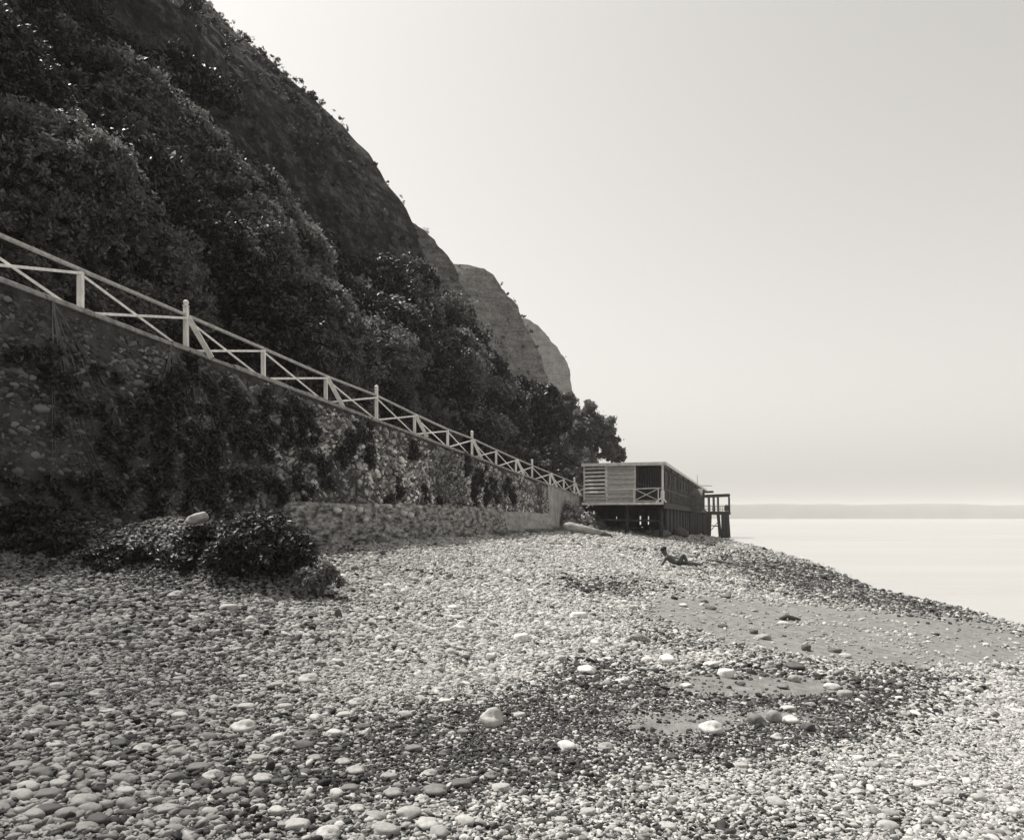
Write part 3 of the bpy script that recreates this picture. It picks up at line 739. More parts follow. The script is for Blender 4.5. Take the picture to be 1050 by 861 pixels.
for i, (a, b_) in enumerate(pp):
    m = MB(); k = i-3; knob = k % 3 == 0 and k <= 12; h = .24 if knob else -.02; s = .06
    m.box(a+Vector((-s, -s, -.12)), (2*s, 0, 0), (0, 2*s, 0), (0, 0, (b_-a).z+.12+h))
    po = m.build('post', M_paint, ft, bevel=.01)
    if knob:
        q = MB(); z = b_+Vector((0, 0, h)); prof_ = [(0, .085), (.03, .09), (.045, .055), (.07, .06), (.11, .078), (.15, .07), (.18, .03)]
        q.tube([z+Vector((0, 0, d)) for d, _ in prof_], [r for _, r in prof_], 10)
        kb = q.build('finial', M_paint, None, smooth=True); kb.parent = po; kb.matrix_parent_inverse = parent_inv(ft)
        kb.matrix_parent_inverse = Matrix.Identity(4)
    if i < len(pp)-1:
        a2, b2 = pp[i+1]; z = Vector((0, 0, 1)); fw = SEA_N*.05
        fence_bar('top_rail', b_+z*.02, b2+z*.02, .07, .09, M_rail)
        fence_bar('bottom_rail', a+z*.03, a2+z*.03, .06, .05, M_rail)
        sgn = (b2-a).normalized(); s2 = (a2-b_).normalized()
        fence_bar('cross_brace', a+z*.08+fw, b2-z*.06+fw, .06, .025)
        fence_bar('cross_brace', b_-z*.06-fw*.4, a2+z*.08-fw*.4, .06, .025)
        if (k % 2 == 0 and k >= 0) or k == -3:
            fence_bar('strut', b_-z*.03+SEA_N*.06, a+ALONG*.62+SEA_N*.30+z*.0, .15, .04, side=(1, 0, 0))
    else:
        fence_bar('top_rail', b_+z*.02, P(612, 506, 60.2), .06, .06)
        fence_bar('cross_brace', b_, P(611, 512, 60.2), .05, .03)

# ------------------------------------------------------------------ bath house on piles
A = Vector((.297, .955, 0)); LF = Vector((-.955, .297, 0)); C0 = Vector((10.9, 56, 0)); UPZ = Vector((0, 0, 1))
W_, LEN = 5.7, 58.0; ZD, ZR = 1.15, 3.98
def B(s, wv, z): return C0 + A*s + LF*wv + UPZ*z
bh = empty('bath_house', B(0, 0, -1.4), 'long low wooden bath house with flat roof, raised on dark piles over the beach', 'bath house')
def bbox(m, s0, s1, w0, w1, z0, z1): m.box(B(s0, w0, z0), A*(s1-s0), LF*(w1-w0), UPZ*(z1-z0))
def front_w(u, Y=57.0):    # left distance of a photo column on the front face
    k = (u-U0)/F; return (10.9-k*56)/(k*.297+.955)
# roof slab with pale fascia
m = MB(); bbox(m, -.45, LEN, -.45, W_+.1, ZR, ZR+.10); rf = m.build('roof', M_roof, bh)
m = MB(); bbox(m, -.48, -.45, -.48, W_+.1, ZR-.10, ZR+.12); bbox(m, -.45, LEN, -.48, -.45, ZR-.10, ZR+.12)
q = m.build('fascia', M_slat, None); q.parent = rf
for (u, dz) in ((612, .0), (632, .0)):
    wv = front_w(u); q = MB(); bbox(q, 3, 3.8, wv-.35, wv+.35, ZR+.1, ZR+.28); bbox(q, 2.85, 3.95, wv-.6, wv+.6, ZR+.28, ZR+.36); v_ = q.build('roof_vent', M_slat, None); v_.parent = rf
# deck
m = MB()
for k in range(int(LEN/.6)): bbox(m, k*.6-.3, k*.6+.28, -.25, W_, ZD-.08, ZD)
m.build('deck', M_dark, bh)
m = MB(); bbox(m, -.36, -.31, -.3, W_+.1, ZD-.16, ZD+.02); m.build('deck_edge', M_slat, bh)
m = MB(); bbox(m, -.3, LEN, -.34, -.26, ZD-.45, ZD+.02); bbox(m, 0, LEN, 2.4, 2.6, ZD-.35, ZD-.09); bbox(m, 0, LEN, W_-.3, W_-.1, ZD-.35, ZD-.09); m.build('floor_beam', M_dark, bh)
# front: horizontal board wall
w1, w2, w3 = front_w(651), front_w(622.5), front_w(598.5)
m = MB(); nb = 8; hz = (ZR-.02-ZD)/nb
for k in range(nb):
    z0 = ZD+k*hz+random.uniform(-.02, .02); o0 = B(0, w1, z0)
    m.quadbox([B(-.12, w1, z0), B(-.12, w2, z0-.03*random.random()), B(.02, w2, z0), B(.02, w1, z0), B(0, w1, z0+hz+.01), B(0, w2, z0+hz+.01), B(.02, w2, z0+hz+.01), B(.02, w1, z0+hz+.01)])
m.build('board_wall', M_board, bh)
for wv in (w1, w2): m = MB(); bbox(m, -.07, -.0, wv-.06, wv+.06, ZD, ZR-.03); m.build('corner_batten', M_slat, bh)
# slatted screen at the left: louvre boards with dark gaps
m = MB(); bot = ZD+.65; n = 7
for wa, wb, zz in ((w2+.05, w2+.14, bot), (w3-.1, w3, ZD+.1)): m_ = MB(); bbox(m_, -.10, -.03, wa, wb, zz, ZR-.02); m_.build('screen_frame', M_slat, bh)
for k in range(n):
    z0 = bot + .08 + k*(ZR-.1-bot)/n
    m.quadbox([B(-.16, w2+.14, z0), B(-.16, w3-.1, z0-.03), B(-.13, w3-.1, z0-.03), B(-.13, w2+.14, z0),
               B(-.10, w2+.14, z0+.17), B(-.10, w3-.1, z0+.14), B(-.07, w3-.1, z0+.14), B(-.07, w2+.14, z0+.17)])
m.build('slatted_screen', M_slat, bh)
m = MB(); bbox(m, .5, .55, w2, w3, ZD, ZR-.03); m.build('inner_wall', M_dark, bh)
m = MB()
for k in range(3): bbox(m, -.06+.01*k, .0, w2+.05, w3-.12, ZD+k*.22, ZD+k*.22+.19)
m.build('screen_base', M_board, bh)
# open veranda: set-back inner wall of vertical boards, ceiling
m = MB()
x = 0
while x < w1-.05:
    bbox(m, 2.2+random.uniform(0, .02), 2.25, x, min(w1, x+.17), ZD, ZR-.12); x += .19
m.build('veranda_wall', M_side, bh)
m = MB(); bbox(m, .02, 2.2, w1+.02, w1+.07, ZD, ZR-.02); m.build('veranda_end_wall', M_side, bh)
# side wall facing the sea: vertical boards with battens and openings
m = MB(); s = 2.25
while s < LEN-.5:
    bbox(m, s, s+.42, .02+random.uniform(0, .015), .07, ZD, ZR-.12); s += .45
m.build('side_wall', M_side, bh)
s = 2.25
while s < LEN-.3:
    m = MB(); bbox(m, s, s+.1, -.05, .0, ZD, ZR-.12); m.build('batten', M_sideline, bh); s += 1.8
s = 3.0; k = 0
while s < LEN-6:
    q = MB(); bbox(q, s+.2, s+1.2, -.035, -.005, ZD+1.55, ZD+2.35); wi = q.build('window', M_hair, bh)
    for nm, za, zb in (('sill', 1.45, 1.55), ('lintel', 2.35, 2.43)):
        q = MB(); bbox(q, s+.1, s+1.3, -.06, -.037, ZD+za, ZD+zb); fr = q.build(nm, M_sideline, None); fr.parent = wi
    s += 3.6
m = MB(); bbox(m, LEN-.4, LEN-.3, 0, W_, ZD, ZR-.1); bbox(m, .6, LEN-.4, W_-.06, W_, ZD, ZR-.1); m.build('rear_wall', M_side, bh)
# corner post, posts along the side, railings
m = MB(); bbox(m, -.33, -.19, -.28, -.14, ZD, ZR-.02); m.build('veranda_post', M_paint, bh, bevel=.01)
m = MB(); bbox(m, -.40, -.16, -.34, -.08, ZD+.15, ZD+.85); m.build('post_base', M_paint, bh, bevel=.04)
m = MB(); m.bar(B(-.42, -.2, ZD+.4), B(-.42, .28, ZD-.02), .1, .04); m.bar(B(-.42, -.2, ZD+.4), B(-.42, -.5, ZD+.0), .1, .04); m.build('post_brace', M_paint, bh)
for s in np.arange(6, LEN, 6.0):
    m = MB(); bbox(m, s, s+.1, -.30, -.2, ZD, ZR-.02); m.build('veranda_post', M_sideline, bh)
m = MB(); m.bar(B(-.3, -.12, ZD+1.05), B(-.3, w2, ZD+.97), .07, .06); m.bar(B(-.3, .05, ZD+.12), B(-.3, w1, ZD+.12), .05, .05)
m.bar(B(-.3, .1, ZD+1.0), B(-.3, w1, ZD+.15), .05, .03); m.bar(B(-.26, .1, ZD+.15), B(-.26, w1, ZD+1.0), .05, .03)
m.box(B(-.34, .05, ZD), A*.08, LF*.08, UPZ*1.05); m.box(B(-.34, w1, ZD), A*.08, LF*.08, UPZ*1.02)
m.build('railing', M_slat, bh)
m = MB(); m.bar(B(-.2, -.25, ZD+1.0), B(26, -.25, ZD+1.0), .07, .06)
for s in np.arange(0.2, 26, 2.9):
    m.bar(B(s, -.25, ZD+.05), B(s+2.9, -.25, ZD+.98), .05, .03); m.bar(B(s, -.28, ZD+.98), B(s+2.9, -.28, ZD+.05), .05, .03)
m.build('side_railing', M_sideline, bh)
# piles
for wv, s in [(.0, s) for s in np.arange(.4, LEN, 3.2)] + [(2.5, s) for s in (.4, 12, 30, 48)] + [(W_-.2, s) for s in np.arange(2, LEN, 6.4)]:
    if 1:
        p = B(s, wv, 0); z = beach_z(p.x, p.y) - .5; q = MB(); a = random.uniform(-.05, .05)
        q.tube([(p.x, p.y, z), (p.x+a, p.y, (z+ZD)/2), (p.x, p.y, ZD-.36)], [.17, .15, .14], 8, .06); q.build('pile', M_dark, bh, smooth=True)
# dark boarding under the floor on the landward side, with open slots
gaps = [(15.0, 15.6, -.1, .15), (22.3, 23.9, -.65, .35), (31.2, 32.6, -.75, .25), (38.6, 40.0, -.8, .25), (41.5, 42.8, -.45, -.1)]
m = MB(); s = .3
edges = sorted(set([.3, LEN]+[g[0] for g in gaps]+[g[1] for g in gaps]))
for a, b2 in zip(edges[:-1], edges[1:]):
    g = next((g for g in gaps if abs(g[0]-a) < .01), None)
    x = a
    while x < b2-.01:
        e = min(x+.5, b2)
        if g: bbox(m, x, e, W_+.02, W_+.07, -3.2, g[2]); bbox(m, x, e, W_+.02, W_+.07, g[3], ZD-.09)
        else: bbox(m, x, e, W_+.02+random.uniform(0, .02), W_+.07, -3.2, ZD-.09)
        x = e
m.build('under_boarding', M_dark, bh)
# seaward boarding: boarded in patches, leaving the front bays open
m = MB(); s = 4
while s < LEN-6:
    if not (28 < s < 31):
        bbox(m, s, s+.38, -.02, .03, -3.2+.3*random.random(), ZD-.46)
    s += .42
m.build('under_boarding', M_dark, bh)
m = MB(); m.bar(B(.4, .05, ZD-.4), B(3.6, .05, -1.2), .16, .06); m.bar(B(.4, .1, -1.2), B(3.6, .1, ZD-.4), .16, .06); m.bar(B(.25, 0, -.2), B(.25, W_-.2, -.1), .16, .06); m.build('under_brace', M_dark, bh)
# landing stage with round-headed light hood on the side
m = MB(); pts = []
for k in range(13):
    a = math.pi*k/12; pts.append((28.8+1.9*math.cos(a)*-1, 1.0*math.sin(a)))
for (s1, z1), (s2, z2) in zip(pts[:-1], pts[1:]):
    m.quadbox([B(s1, -1.5, ZD+1.0+z1), B(s2, -1.5, ZD+1.0+z2), B(s2, -.34, ZD+1.0+z2), B(s1, -.34, ZD+1.0+z1), B(s1, -1.5, ZD+1.06+z1), B(s2, -1.5, ZD+1.06+z2), B(s2, -.34, ZD+1.06+z2), B(s1, -.34, ZD+1.06+z1)])
bbox(m, 26.9, 27, -1.5, -.34, ZD-.3, ZD+1.0); bbox(m, 30.6, 30.7, -1.5, -.34, ZD-.3, ZD+1.0); bbox(m, 26.9, 30.7, -1.5, -.34, ZD-.4, ZD-.3)
m.build('side_porch', M_sideline, bh)

# ------------------------------------------------------------------ lookout platform at the far end
D = C0 + A*(LEN+1.2); 
pl = empty('lookout_platform', P(738, 552, 116), 'small open lookout platform with roof and railing on stilts beyond the bath house', 'platform')
YP = 116.0
def Q(u, v, d=0): return P(u, v, YP)+A*d
m = MB(); m.box(Q(721.5, 509.6), Q(748, 508.5)-Q(721.5, 509.6), A*4, UPZ*.38); m.build('roof', M_dark, pl)
m = MB(); m.box(Q(721.5, 504.8), Q(731, 504.5)-Q(721.5, 504.8), A*3, UPZ*.22); m.build('upper_roof', M_dark, pl)
m = MB(); m.box(Q(721, 527.5), Q(748.6, 527.5)-Q(721, 527.5), A*4, UPZ*.5); m.build('floor', M_dark, pl)
for u in (726.5, 731.5, 736, 747.6):
    for d in (0, 3.9):
        m = MB(); m.bar(Q(u, 524.5, d), Q(u-.4, 509, d), .16, .16, (1, 0, 0)); m.build('post', M_sideline if u < 737 else M_dark, pl)
m = MB(); m.bar(Q(721, 519), Q(748, 519), .1, .08); m.bar(Q(721, 522), Q(748, 522), .06, .06); m.bar(Q(748, 519), Q(748, 519, 4), .1, .08)
for u in np.arange(728, 748, 2.6): m.bar(Q(u, 524), Q(u, 519), .06, .06, (1, 0, 0))
m.build('railing', M_sideline, pl)
m = MB(); m.box(Q(742.6, 524), (.75, 0, 0), A*.6, UPZ*.95); m.build('dark_figure', M_dark, pl, bevel=.15)  # unclear dark figure on the platform, built as a plain block
for (u0, u1, rr_) in ((723.5, 722.5, .3), (727.5, 726.5, .2), (736, 738.5, .2), (741.5, 742, .34), (745, 746.5, .34)):
    for d in (0, 3.6):
        m = MB(); m.tube([Q(u0, 527.5, d), Q(u1, 553.5, d)], [rr_*.9, rr_], 8, .05); m.build('pile', M_dark, pl)
m = MB(); m.bar(Q(727, 538.5), Q(739, 539.5), .16, .1); m.bar(Q(727, 546), Q(738, 533), .1, .08); m.bar(Q(742, 535), Q(746, 545), .2, .1); m.build('cross_beam', M_sideline, pl)
# flag mast
fm = empty('flag_mast', P(715, 505, 108), 'thin flag mast with a horizontal yard above the far end of the bath house roof', 'mast')
m = MB(); m.tube([P(715, 512, 108), P(715, 487, 108)], [.06, .03], 6); m.build('pole', M_sideline, fm)
m = MB(); m.tube([P(709.5, 497.5, 108), P(730, 498, 108)], [.055, .04], 6); m.build('yard', M_sideline, fm)

# ------------------------------------------------------------------ abutment, rubble mound, driftwood
ab = MB(); a0 = B(-.3, W_+.1, ZD-.2)
ab.quadbox([P(586, 541, 59), P(613.5, 541.5, 57.5), P(624, 541, 61), P(600, 541, 64), P(590, 514, 60.6), P(600.5, 516.5, 59.5), P(606, 516.5, 61.5), P(598, 514, 64)])
o = ab.build('abutment', M_conc, None, bevel=.05); tag(o, 'sloping rough concrete abutment under the landward corner of the bath house', 'abutment')
mt = empty('rubble_mound', P(585, 540, 53), 'heap of earth, roots and rubble against the lower end of the wall', 'rubble')
V = []; n = 40
for i in range(n):
    for j in range(n):
        a, b_ = (i/(n-1)*2-1), (j/(n-1)*2-1); r = math.hypot(a, b_)
        h = 2.15*max(0, math.cos(min(1, r)*math.pi/2))**.8; x = 4.0+a*1.75+.3*b_; y = 54.2+b_*2.6
        V.append((x, y, -1.45+h+.35*fbm(x, y, 1.3, 5)*(1-r*.5)))
i = np.arange(n-1)[:, None]*n + np.arange(n-1)[None, :]
o = mesh_np('earth_heap', V, np.stack([i, i+n, i+n+1, i+1], -1).reshape(-1, 4), noisy('rooty_earth', .07, .34, 2.2, bump=1, dist=.12, bscale=7), mt, smooth=True); o.matrix_parent_inverse = parent_inv(mt)
rr = np.random.RandomState(8)
for k in range(60):
    me = rock_mesh('rubble_stone', 400+k, .7, 2, .3, M_cobble); o = bpy.data.objects.new('rubble_stone', me); COL.objects.link(o)
    o.parent = mt; o.matrix_parent_inverse = parent_inv(mt); u = rr.uniform(566, 612); v = rr.uniform(518, 541); o.location = P(u, v, 51.9+(541-v)*.07)
    s = rr.uniform(.05, .17); o.scale = (s*1.2, s, s); o.rotation_euler = tuple(rr.uniform(0, 3, 3)); o.color = tone(rr.choice([.12, .3, .45]))
v, f, tn = leaves([np.array(P(u, vv, 52+(540-vv)*.07)) for u, vv in ((573,520),(580,517),(588,519),(595,524),(570,527),(590,528),(603,531),(578,529))], [.42]*8, 160, .09, 5, hang=.5)
o = mesh_np('bank_weeds', v, f, M_leafl, mt, tones=tn); o.matrix_parent_inverse = parent_inv(mt)

# driftwood log
g = hit(603, 549); s = g.y/F
lg = empty('driftwood_log', g, 'thick bleached driftwood log with a forked end lying below the rubble heap', 'log')
def LP(u, v): return P(u, v, g.y)
m = MB(); m.tube([LP(577.5, 540.5), LP(583, 540), LP(596, 542.5), LP(608, 544.5), LP(617, 546.5)], [.20, .27, .25, .21, .13], 14, .16); m.build('trunk', M_drift, lg, smooth=True)
m = MB(); m.tube([LP(612, 545), LP(619, 545.5), LP(622.5, 543.5)], [.12, .09, .04], 8, .1); m.build('branch', M_drift, lg, smooth=True)
m = MB(); m.tube([LP(608, 545), LP(618, 547.5), LP(626, 548.6), LP(628.5, 551)], [.13, .11, .08, .03], 8, .1); m.build('branch', M_driftd, lg, smooth=True)

def stick(pts, rad, mat, label, nm='driftwood_stick', cat='stick'):
    q = []
    for (u, v, dz) in pts: h_ = hit(u, v); q.append(h_+Vector((0, 0, dz)))
    m = MB(); m.tube(q, rad, 7, .12); o = m.build(nm, mat, None, smooth=True); tag(o, label, cat)
stick([(643, 660, .06), (650, 659, .09), (658, 660, .1), (667, 661.5, .05)], [.02, .05, .06, .02], M_drift, 'short pale driftwood stick on the pebbles left of the white stones')
stick([(725, 575, .06), (735, 577, .1), (746, 579, .08), (757, 579.5, .05)], [.05, .09, .08, .03], M_driftd, 'long thin dark branch on the pebbles to the right of the reclining person')
stick([(713, 584, .05), (719, 586, .08), (727, 590, .04)], [.03, .05, .02], M_driftd, 'small dark stick at the feet of the reclining person')
stick([(800, 636, .03), (806, 635, .06), (813, 635.5, .04), (821, 636.5, .03)], [.03, .06, .05, .02], M_driftd, 'dark lump of driftwood lying on the smooth sandy patch')

# mound rocks under the bath house at the seaward side
for k, (u, v, r, t_) in enumerate(((686, 545, 1.15, .05), (697, 548, .7, .06), (676, 548, .6, .1), (668, 546, .45, .28), (641, 544, .35, .3))):
    g = hit(u, v+3); me = rock_mesh('boulder', 500+k, .62, 3, .35, M_cobble); o = bpy.data.objects.new('boulder', me); COL.objects.link(o)
    o.location = g+Vector((0, 0, r*.35)); o.scale = (r*1.2, r, r); o.color = tone(t_)
    tag(o, ['largest dark weed-covered boulder under the seaward edge of the bath house', 'dark boulder just right of the largest one under the bath house', 'dark small boulder left of the largest one under the bath house', 'grey boulder below the veranda corner post of the bath house', 'small pale boulder under the front edge of the bath house'][k], 'boulder')

# ------------------------------------------------------------------ bush on its mound at the left
bush((-4.35, 13.3, -.52), (1.05, .75, .78), 'large dark dense bush overhanging the stones before the footing of the wall', 41, M_leaf, n=120, per=210, leaf=.045, hang=.4)
bush((-3.25, 12.8, -1.0), (.42, .35, .36), 'small leafy plant with light tips at the seaward foot of the large dark bush', 42, M_leafl, n=24, per=110, leaf=.04)
bush((-5.55, 13.7, -.55), (.75, .6, .5), 'dark low bush between the large bush and the tilted oval stone', 43, M_leaf, n=60, per=180, leaf=.045, hang=.3)
bush((-6.9, 13.6, -.75), (.9, .6, .42), 'dark creeping bush in the hollow below the tilted oval stone', 44, M_leaf, n=60, per=180, leaf=.05, hang=.3)
bush((-8.6, 14.3, -.55), (1.1, .8, .5), 'dark bush between the tilted oval stone and the near stretch of wall', 45, M_leaf, n=60, per=180, leaf=.05)
bush((-10.0, 15.4, -.1), (1.2, .8, .6), 'dark bush growing against the near stretch of wall', 46, M_leaf, n=60, per=180, leaf=.06)

# ------------------------------------------------------------------ loose cobbles
rocks = [rock_mesh('cobble', 600+k, f, 3, (.22, .38)[k % 2], M_cobble, ang=k % 3 == 1) for k, f in enumerate((.55, .62, .7, .5, .66, .58))]
def cobble(u, v, wpx, hpx, t_, label, rz=None, group=None, k=None, tilt=0, zoff=None, Y=None):
    g = hit(u, v+hpx*.35) if Y is None else P(u, v, Y); s = g.y/F; r = wpx*s/2
    k = int(u*7+v) % 6 if k is None else k
    o = bpy.data.objects.new('cobble', rocks[k]); COL.objects.link(o)
    fl = (.55, .62, .7, .5, .66, .58)[k]; zz = max(.45*r, hpx*s/2*1.0)/fl
    o.location = g + Vector((0, 0, zz*fl*.45)) if zoff is None else g; o.scale = (r, r*.95, zz)
    o.rotation_euler = (0, tilt, rz if rz is not None else math.radians((u*13) % 50-25)); o.color = tone(t_)
    return tag(o, label, 'stone', group)
ST = [
 (683.4,675.5,17,13,.72,'bright white oval stone, leftmost of the three white stones on the dark gravel band'),
 (729.4,680,14,8,.68,'small flat white stone, middle one of the three white stones on the dark gravel band'),
 (744,688.5,18,14,.74,'bright white rounded stone, rightmost and roundest of the three on the dark band'),
 (728,745,24,13,.6,'pale humped stone casting a dark shadow near the bottom, right of centre'),
 (775,737,20,14,.18,'dark grey round stone, left one of the row of three near the lower right'),
 (793.5,733.5,17,15,.3,'mid grey round stone, middle one of the row of three near the lower right'),
 (810,737.5,17,11,.6,'pale angular stone at the right end of the row of three near the lower right'),
 (808.6,725,14,7,.5,'small pale stone just behind the row of three at the lower right'),
 (796,755,13,8,.5,'pale flat stone below the row of three at the lower right'),
 (866,710,16,11,.34,'grey oval stone at the right edge beside the pale flat slab'),
 (853,703,17,8,.55,'pale flat slab of stone near the right edge'),
 (813.7,695,14,9,.36,'grey tilted stone above the row of three at the lower right'),
 (813.7,682,20,9,.1,'wide flat dark stone on the gravel at the right'),
 (826.5,663,11,10,.1,'dark lumpy stone on the sandy patch at the right'),
 (856,666.5,15,5,.12,'thin flat dark stone near the right edge of the sandy patch'),
 (783,652,14,8,.34,'mid grey oval stone on the sandy patch'),
 (773,647,10,7,.09,'small black stone beside the grey oval stone on the sandy patch'),
 (826,677,12,7,.1,'small dark stone just behind the wide flat dark stone'),
 (735.8,667,10,7,.5,'small light stone behind the flat white stone of the dark band'),
 (665,674,8,11,.5,'narrow upright light stone left of the leftmost white stone'),
 (867,671.5,12,6,.5,'light stone lying at the far right of the sandy patch'),
 (829,744,13,13,.09,'blackish round stone near the lower right, right of the pale angular stone'),
 (741,641,10,5,.12,'small dark flat stone on the left part of the sandy patch'),
 (729,623,12,5,.12,'flat dark stone above the sandy patch, below the branch'),
 (744,611,10,5,.14,'dark flat stone between the long branch and the sandy patch'),
 (722,616,9,5,.16,'dark pointed stone just behind the flat dark stone above the sandy patch'),
 (503,736,23,22,.48,'large egg-shaped stone with a pale top on the dark gravel at bottom centre'),
 (534,652.5,17,14,.74,'bright white round stone alone in the middle of the beach'),
 (593,629.5,19,11,.66,'large white flat stone below the dark pebble patch in the middle distance'),
 (472.8,642,14,11,.64,'white roundish stone in the left centre of the beach'),
 (575,674,12,11,.42,'grey egg stone between the lone white stone and the flat white one'),
 (600.5,686,18,11,.7,'flat white stone on the upper edge of the dark gravel in the centre'),
 (612,657.5,13,9,.66,'white oval stone right of the lone round white stone'),
 (581.4,763,20,10,.66,'white flat stone at the bottom edge, right of centre'),
 (506,697,11,10,.36,'grey stone above the large egg-shaped stone'),
 (462.6,668,15,9,.42,'flat grey stone in the left centre with a shadow on its right'),
 (636,697,10,6,.68,'small white stone lying on the dark gravel right of the flat white one'),
 (456,718,15,8,.55,'light flat stone left of the large egg-shaped stone'),
 (213.6,601,19,11,.5,'light oval stone on the left, in front of the dark bush'),
 (234,622,20,13,.4,'large grey stone with a dark hollow, below the light oval one at the left'),
 (257,595,12,8,.48,'small light stone at the edge of the shadow before the bush'),
 (347.7,593,18,11,.6,'pale rounded stone at the right tip of the bush shadow'),
 (346.5,628.5,9,13,.09,'dark upright stone standing in the pebbles right of the bush'),
 (296.6,656,10,9,.08,'black stone in the pebbles below the bush'),
 (316,695,20,10,.42,'long grey stone among the coarse pebbles at the left'),
 (323.5,735,13,10,.48,'light grey stone in the lower left pebbles, above the wide flat one'),
 (284,755,12,12,.5,'round light stone at the lower left edge'),
 (291.5,723.5,18,10,.36,'tilted grey stone with a dark underside at the lower left'),
 (342.6,750,19,9,.48,'wide flat light stone in the lower left'),
 (249,744,24,13,.46,'big light lumpy stone furthest left along the bottom'),
 (392,568,7,7,.08,'small black stone near the foot of the wall footing'),
 (688,650,9,4,.14,'small dark sliver of stone left of the sandy patch'),
 (760,700,9,6,.15,'small dark stone right of the rightmost white stone'),
]
for q in ST: cobble(*q)
o = cobble(201.6, 531, 25, 13, .45, 'big pale oval stone resting tilted on the dark heap before the wall', Y=13.1, tilt=-.28, rz=0, zoff=0)
o.location = P(201.6, 531, 13.6); o['label'] = 'big pale oval stone resting tilted on the dark heap before the wall'
beach_top = beach_z(o.location.x, o.location.y)
n = 0; taken = [(q[0], q[1]) for q in ST]
rr = np.random.RandomState(12)
while n < 235:
    v = 560+rr.uniform()**.8*292; u = rr.uniform(15, 1040)
    if u > 880 and v < 640: continue
    if any(abs(u-a)+2*abs(v-b_) < 22 for a, b_ in taken) or (u < 335 and v < 600): continue
    if n % 2 and u > 480: continue
    g = hit(u, v)
    if g.x < wall_x(g.y)+1.6 or g.x > shore_x(g.y)-.5 or g.y > 40: continue
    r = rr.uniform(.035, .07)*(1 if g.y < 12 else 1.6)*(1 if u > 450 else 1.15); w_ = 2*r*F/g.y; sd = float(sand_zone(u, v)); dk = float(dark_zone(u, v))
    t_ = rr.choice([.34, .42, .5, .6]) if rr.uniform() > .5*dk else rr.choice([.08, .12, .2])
    t_ *= 1-.45*min(1, max(0, (520-u)/380))  # painted falloff: loose cobbles darken leftwards like the shingle
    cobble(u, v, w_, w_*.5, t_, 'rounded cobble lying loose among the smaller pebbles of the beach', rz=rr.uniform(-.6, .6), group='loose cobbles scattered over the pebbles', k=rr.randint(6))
    taken.append((u, v)); n += 1

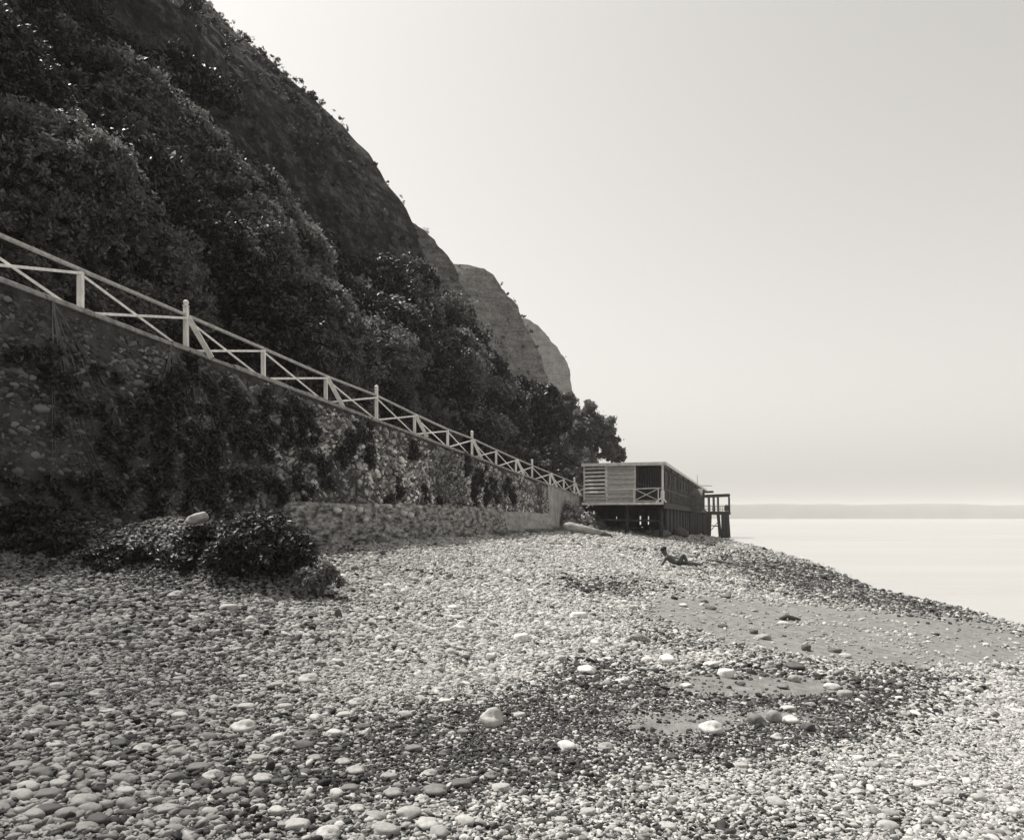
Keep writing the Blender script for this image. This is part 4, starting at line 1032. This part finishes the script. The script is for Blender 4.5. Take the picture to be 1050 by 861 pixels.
# ------------------------------------------------------------------ reclining person
def person():
    g = hit(678, 580); t = empty('person', g, 'bare dark-skinned person reclining propped on one elbow on the pebbles, one knee raised', 'person', rz=math.radians(-16))
    J = {}; vs = []; es = []; rs = []
    def jv(p, r, parent=None):
        vs.append(p); rs.append(r); i = len(vs)-1
        if parent is not None: es.append((parent, i))
        return i
    pel = jv((.66, 0, .15), (.15, .12)); ab_ = jv((.50, 0, .17), (.13, .11), pel); ch = jv((.33, 0, .27), (.155, .12), ab_)
    sh = jv((.22, 0, .36), (.12, .09), ch); nk = jv((.16, 0, .45), (.055, .055), sh); hd = jv((.12, 0, .53), (.095, .10), nk); tp = jv((.085, 0, .63), (.10, .10), hd); jv((.07, 0, .69), (.065, .06), tp)
    # hips, legs
    for sy, kn, an, to in ((-1, (.84, -.13, .47), (1.02, -.14, .08), (1.2, -.15, .045)), (1, (1.10, .10, .11), (1.50, .09, .09), (1.60, .10, .20))):
        hp = jv((.72, sy*.09, .14), (.10, .10), pel); k_ = jv(kn, (.062, .062), hp)
        cf = jv(tuple(np.array(kn)*.62+np.array(an)*.38+np.array([.01, 0, -.01])), (.056, .058), k_); a_ = jv(an, (.036, .038), cf); jv(to, (.036, .026), a_)
    # arms: near one props the body, far one rests on the knee
    s1 = jv((.23, -.17, .35), (.06, .06), sh); e1 = jv((.05, -.25, .05), (.042, .042), s1); w1_ = jv((-.04, -.10, .045), (.027, .03), e1); h1 = jv((-.07, -.03, .04), (.032, .02), w1_)
    s2 = jv((.24, .17, .36), (.06, .06), sh); e2 = jv((.44, .24, .33), (.042, .042), s2); w2_ = jv((.66, .16, .30), (.027, .03), e2); h2 = jv((.73, .12, .285), (.034, .02), w2_)
    for h, b_, dr in ((h1, vs[h1], Vector((-.4, .9, 0))), (h2, vs[h2], Vector((.9, -.4, -.2)))):
        dr.normalize(); sd = dr.cross(Vector((0, 0, 1))).normalized()
        for k, ln in enumerate((.075, .085, .08, .06)):
            p = Vector(b_)+dr*.02+sd*(.026-.017*k); q = jv(tuple(p), (.009, .009), h); q = jv(tuple(p+dr*ln*.5+Vector((0, 0, .006))), (.008, .008), q); jv(tuple(p+dr*ln-Vector((0, 0, .012))), (.006, .006), q)
        p = Vector(b_)+sd*.035-dr*.01; q = jv(tuple(p), (.01, .01), h); jv(tuple(p+sd*.03+dr*.035), (.008, .008), q)
    me = bpy.data.meshes.new('body'); me.from_pydata(vs, es, []); me.materials.append(M_skin)
    o = bpy.data.objects.new('body', me); COL.objects.link(o); o.parent = t
    sk = o.modifiers.new('skin', 'SKIN'); sk.use_smooth_shade = True
    for i, r in enumerate(rs): me.skin_vertices[0].data[i].radius = (r[0]*1.16, r[1]*1.16) if r[0] > .03 else r; me.skin_vertices[0].data[i].use_root = (i == 0)
    ss = o.modifiers.new('sub', 'SUBSURF'); ss.levels = 2; ss.render_levels = 2
    # face and ears as small shaped pieces in the head's own frame, hair cap, trunks
    def part(nm, fn, mat, c, r3, sub=3, rot=(0, 0, 0)):
        bm = bmesh.new(); bmesh.ops.create_icosphere(bm, subdivisions=sub, radius=1)
        for v in bm.verts: v.co = fn(v.co)
        m_ = bpy.data.meshes.new(nm); bm.to_mesh(m_); bm.free(); m_.materials.append(mat); m_.polygons.foreach_set('use_smooth', [True]*len(m_.polygons))
        q = bpy.data.objects.new(nm, m_); COL.objects.link(q); q.parent = t; q.location = c; q.scale = r3; q.rotation_euler = rot; return q
    part('hair', lambda c: c*(1+.06*noise.noise(c*4)), M_hair, (.085, 0, .66), (.125, .118, .10), rot=(0, -.5, 0))
    part('nose', lambda c: c, M_skin, (-.005, -.02, .58), (.018, .013, .024), 1)
    part('ear', lambda c: c, M_skin, (.10, -.095, .58), (.018, .01, .03), 1); part('ear', lambda c: c, M_skin, (.10, .095, .58), (.018, .01, .03), 1)
    part('swimming_trunks', lambda c: c*(1+.05*noise.noise(c*3)), M_cloth, (.665, 0, .155), (.15, .175, .135), rot=(0, .1, 0))
person()

# ------------------------------------------------------------------ air: thin sea haze
def haze():
    x0, x1, y0, y1, z0, z1 = -9600, 9600, -400, 9500, -4, 105
    m = MB(); m.box((x0, y0, z0), (x1-x0, 0, 0), (0, y1-y0, 0), (0, 0, z1-z0))
    mat = bpy.data.materials.new('sea_haze'); mat.use_nodes = True; t = mat.node_tree; t.nodes.clear()
    pv = t.nodes.new('ShaderNodeVolumePrincipled'); ou = t.nodes.new('ShaderNodeOutputMaterial')
    pv.inputs['Color'].default_value = (.80, .79, .77, 1); pv.inputs['Density'].default_value = .00032; pv.inputs['Anisotropy'].default_value = 0
    t.links.new(pv.outputs[0], ou.inputs['Volume'])
    o = m.build('haze', mat); o['kind'] = 'stuff'
haze()
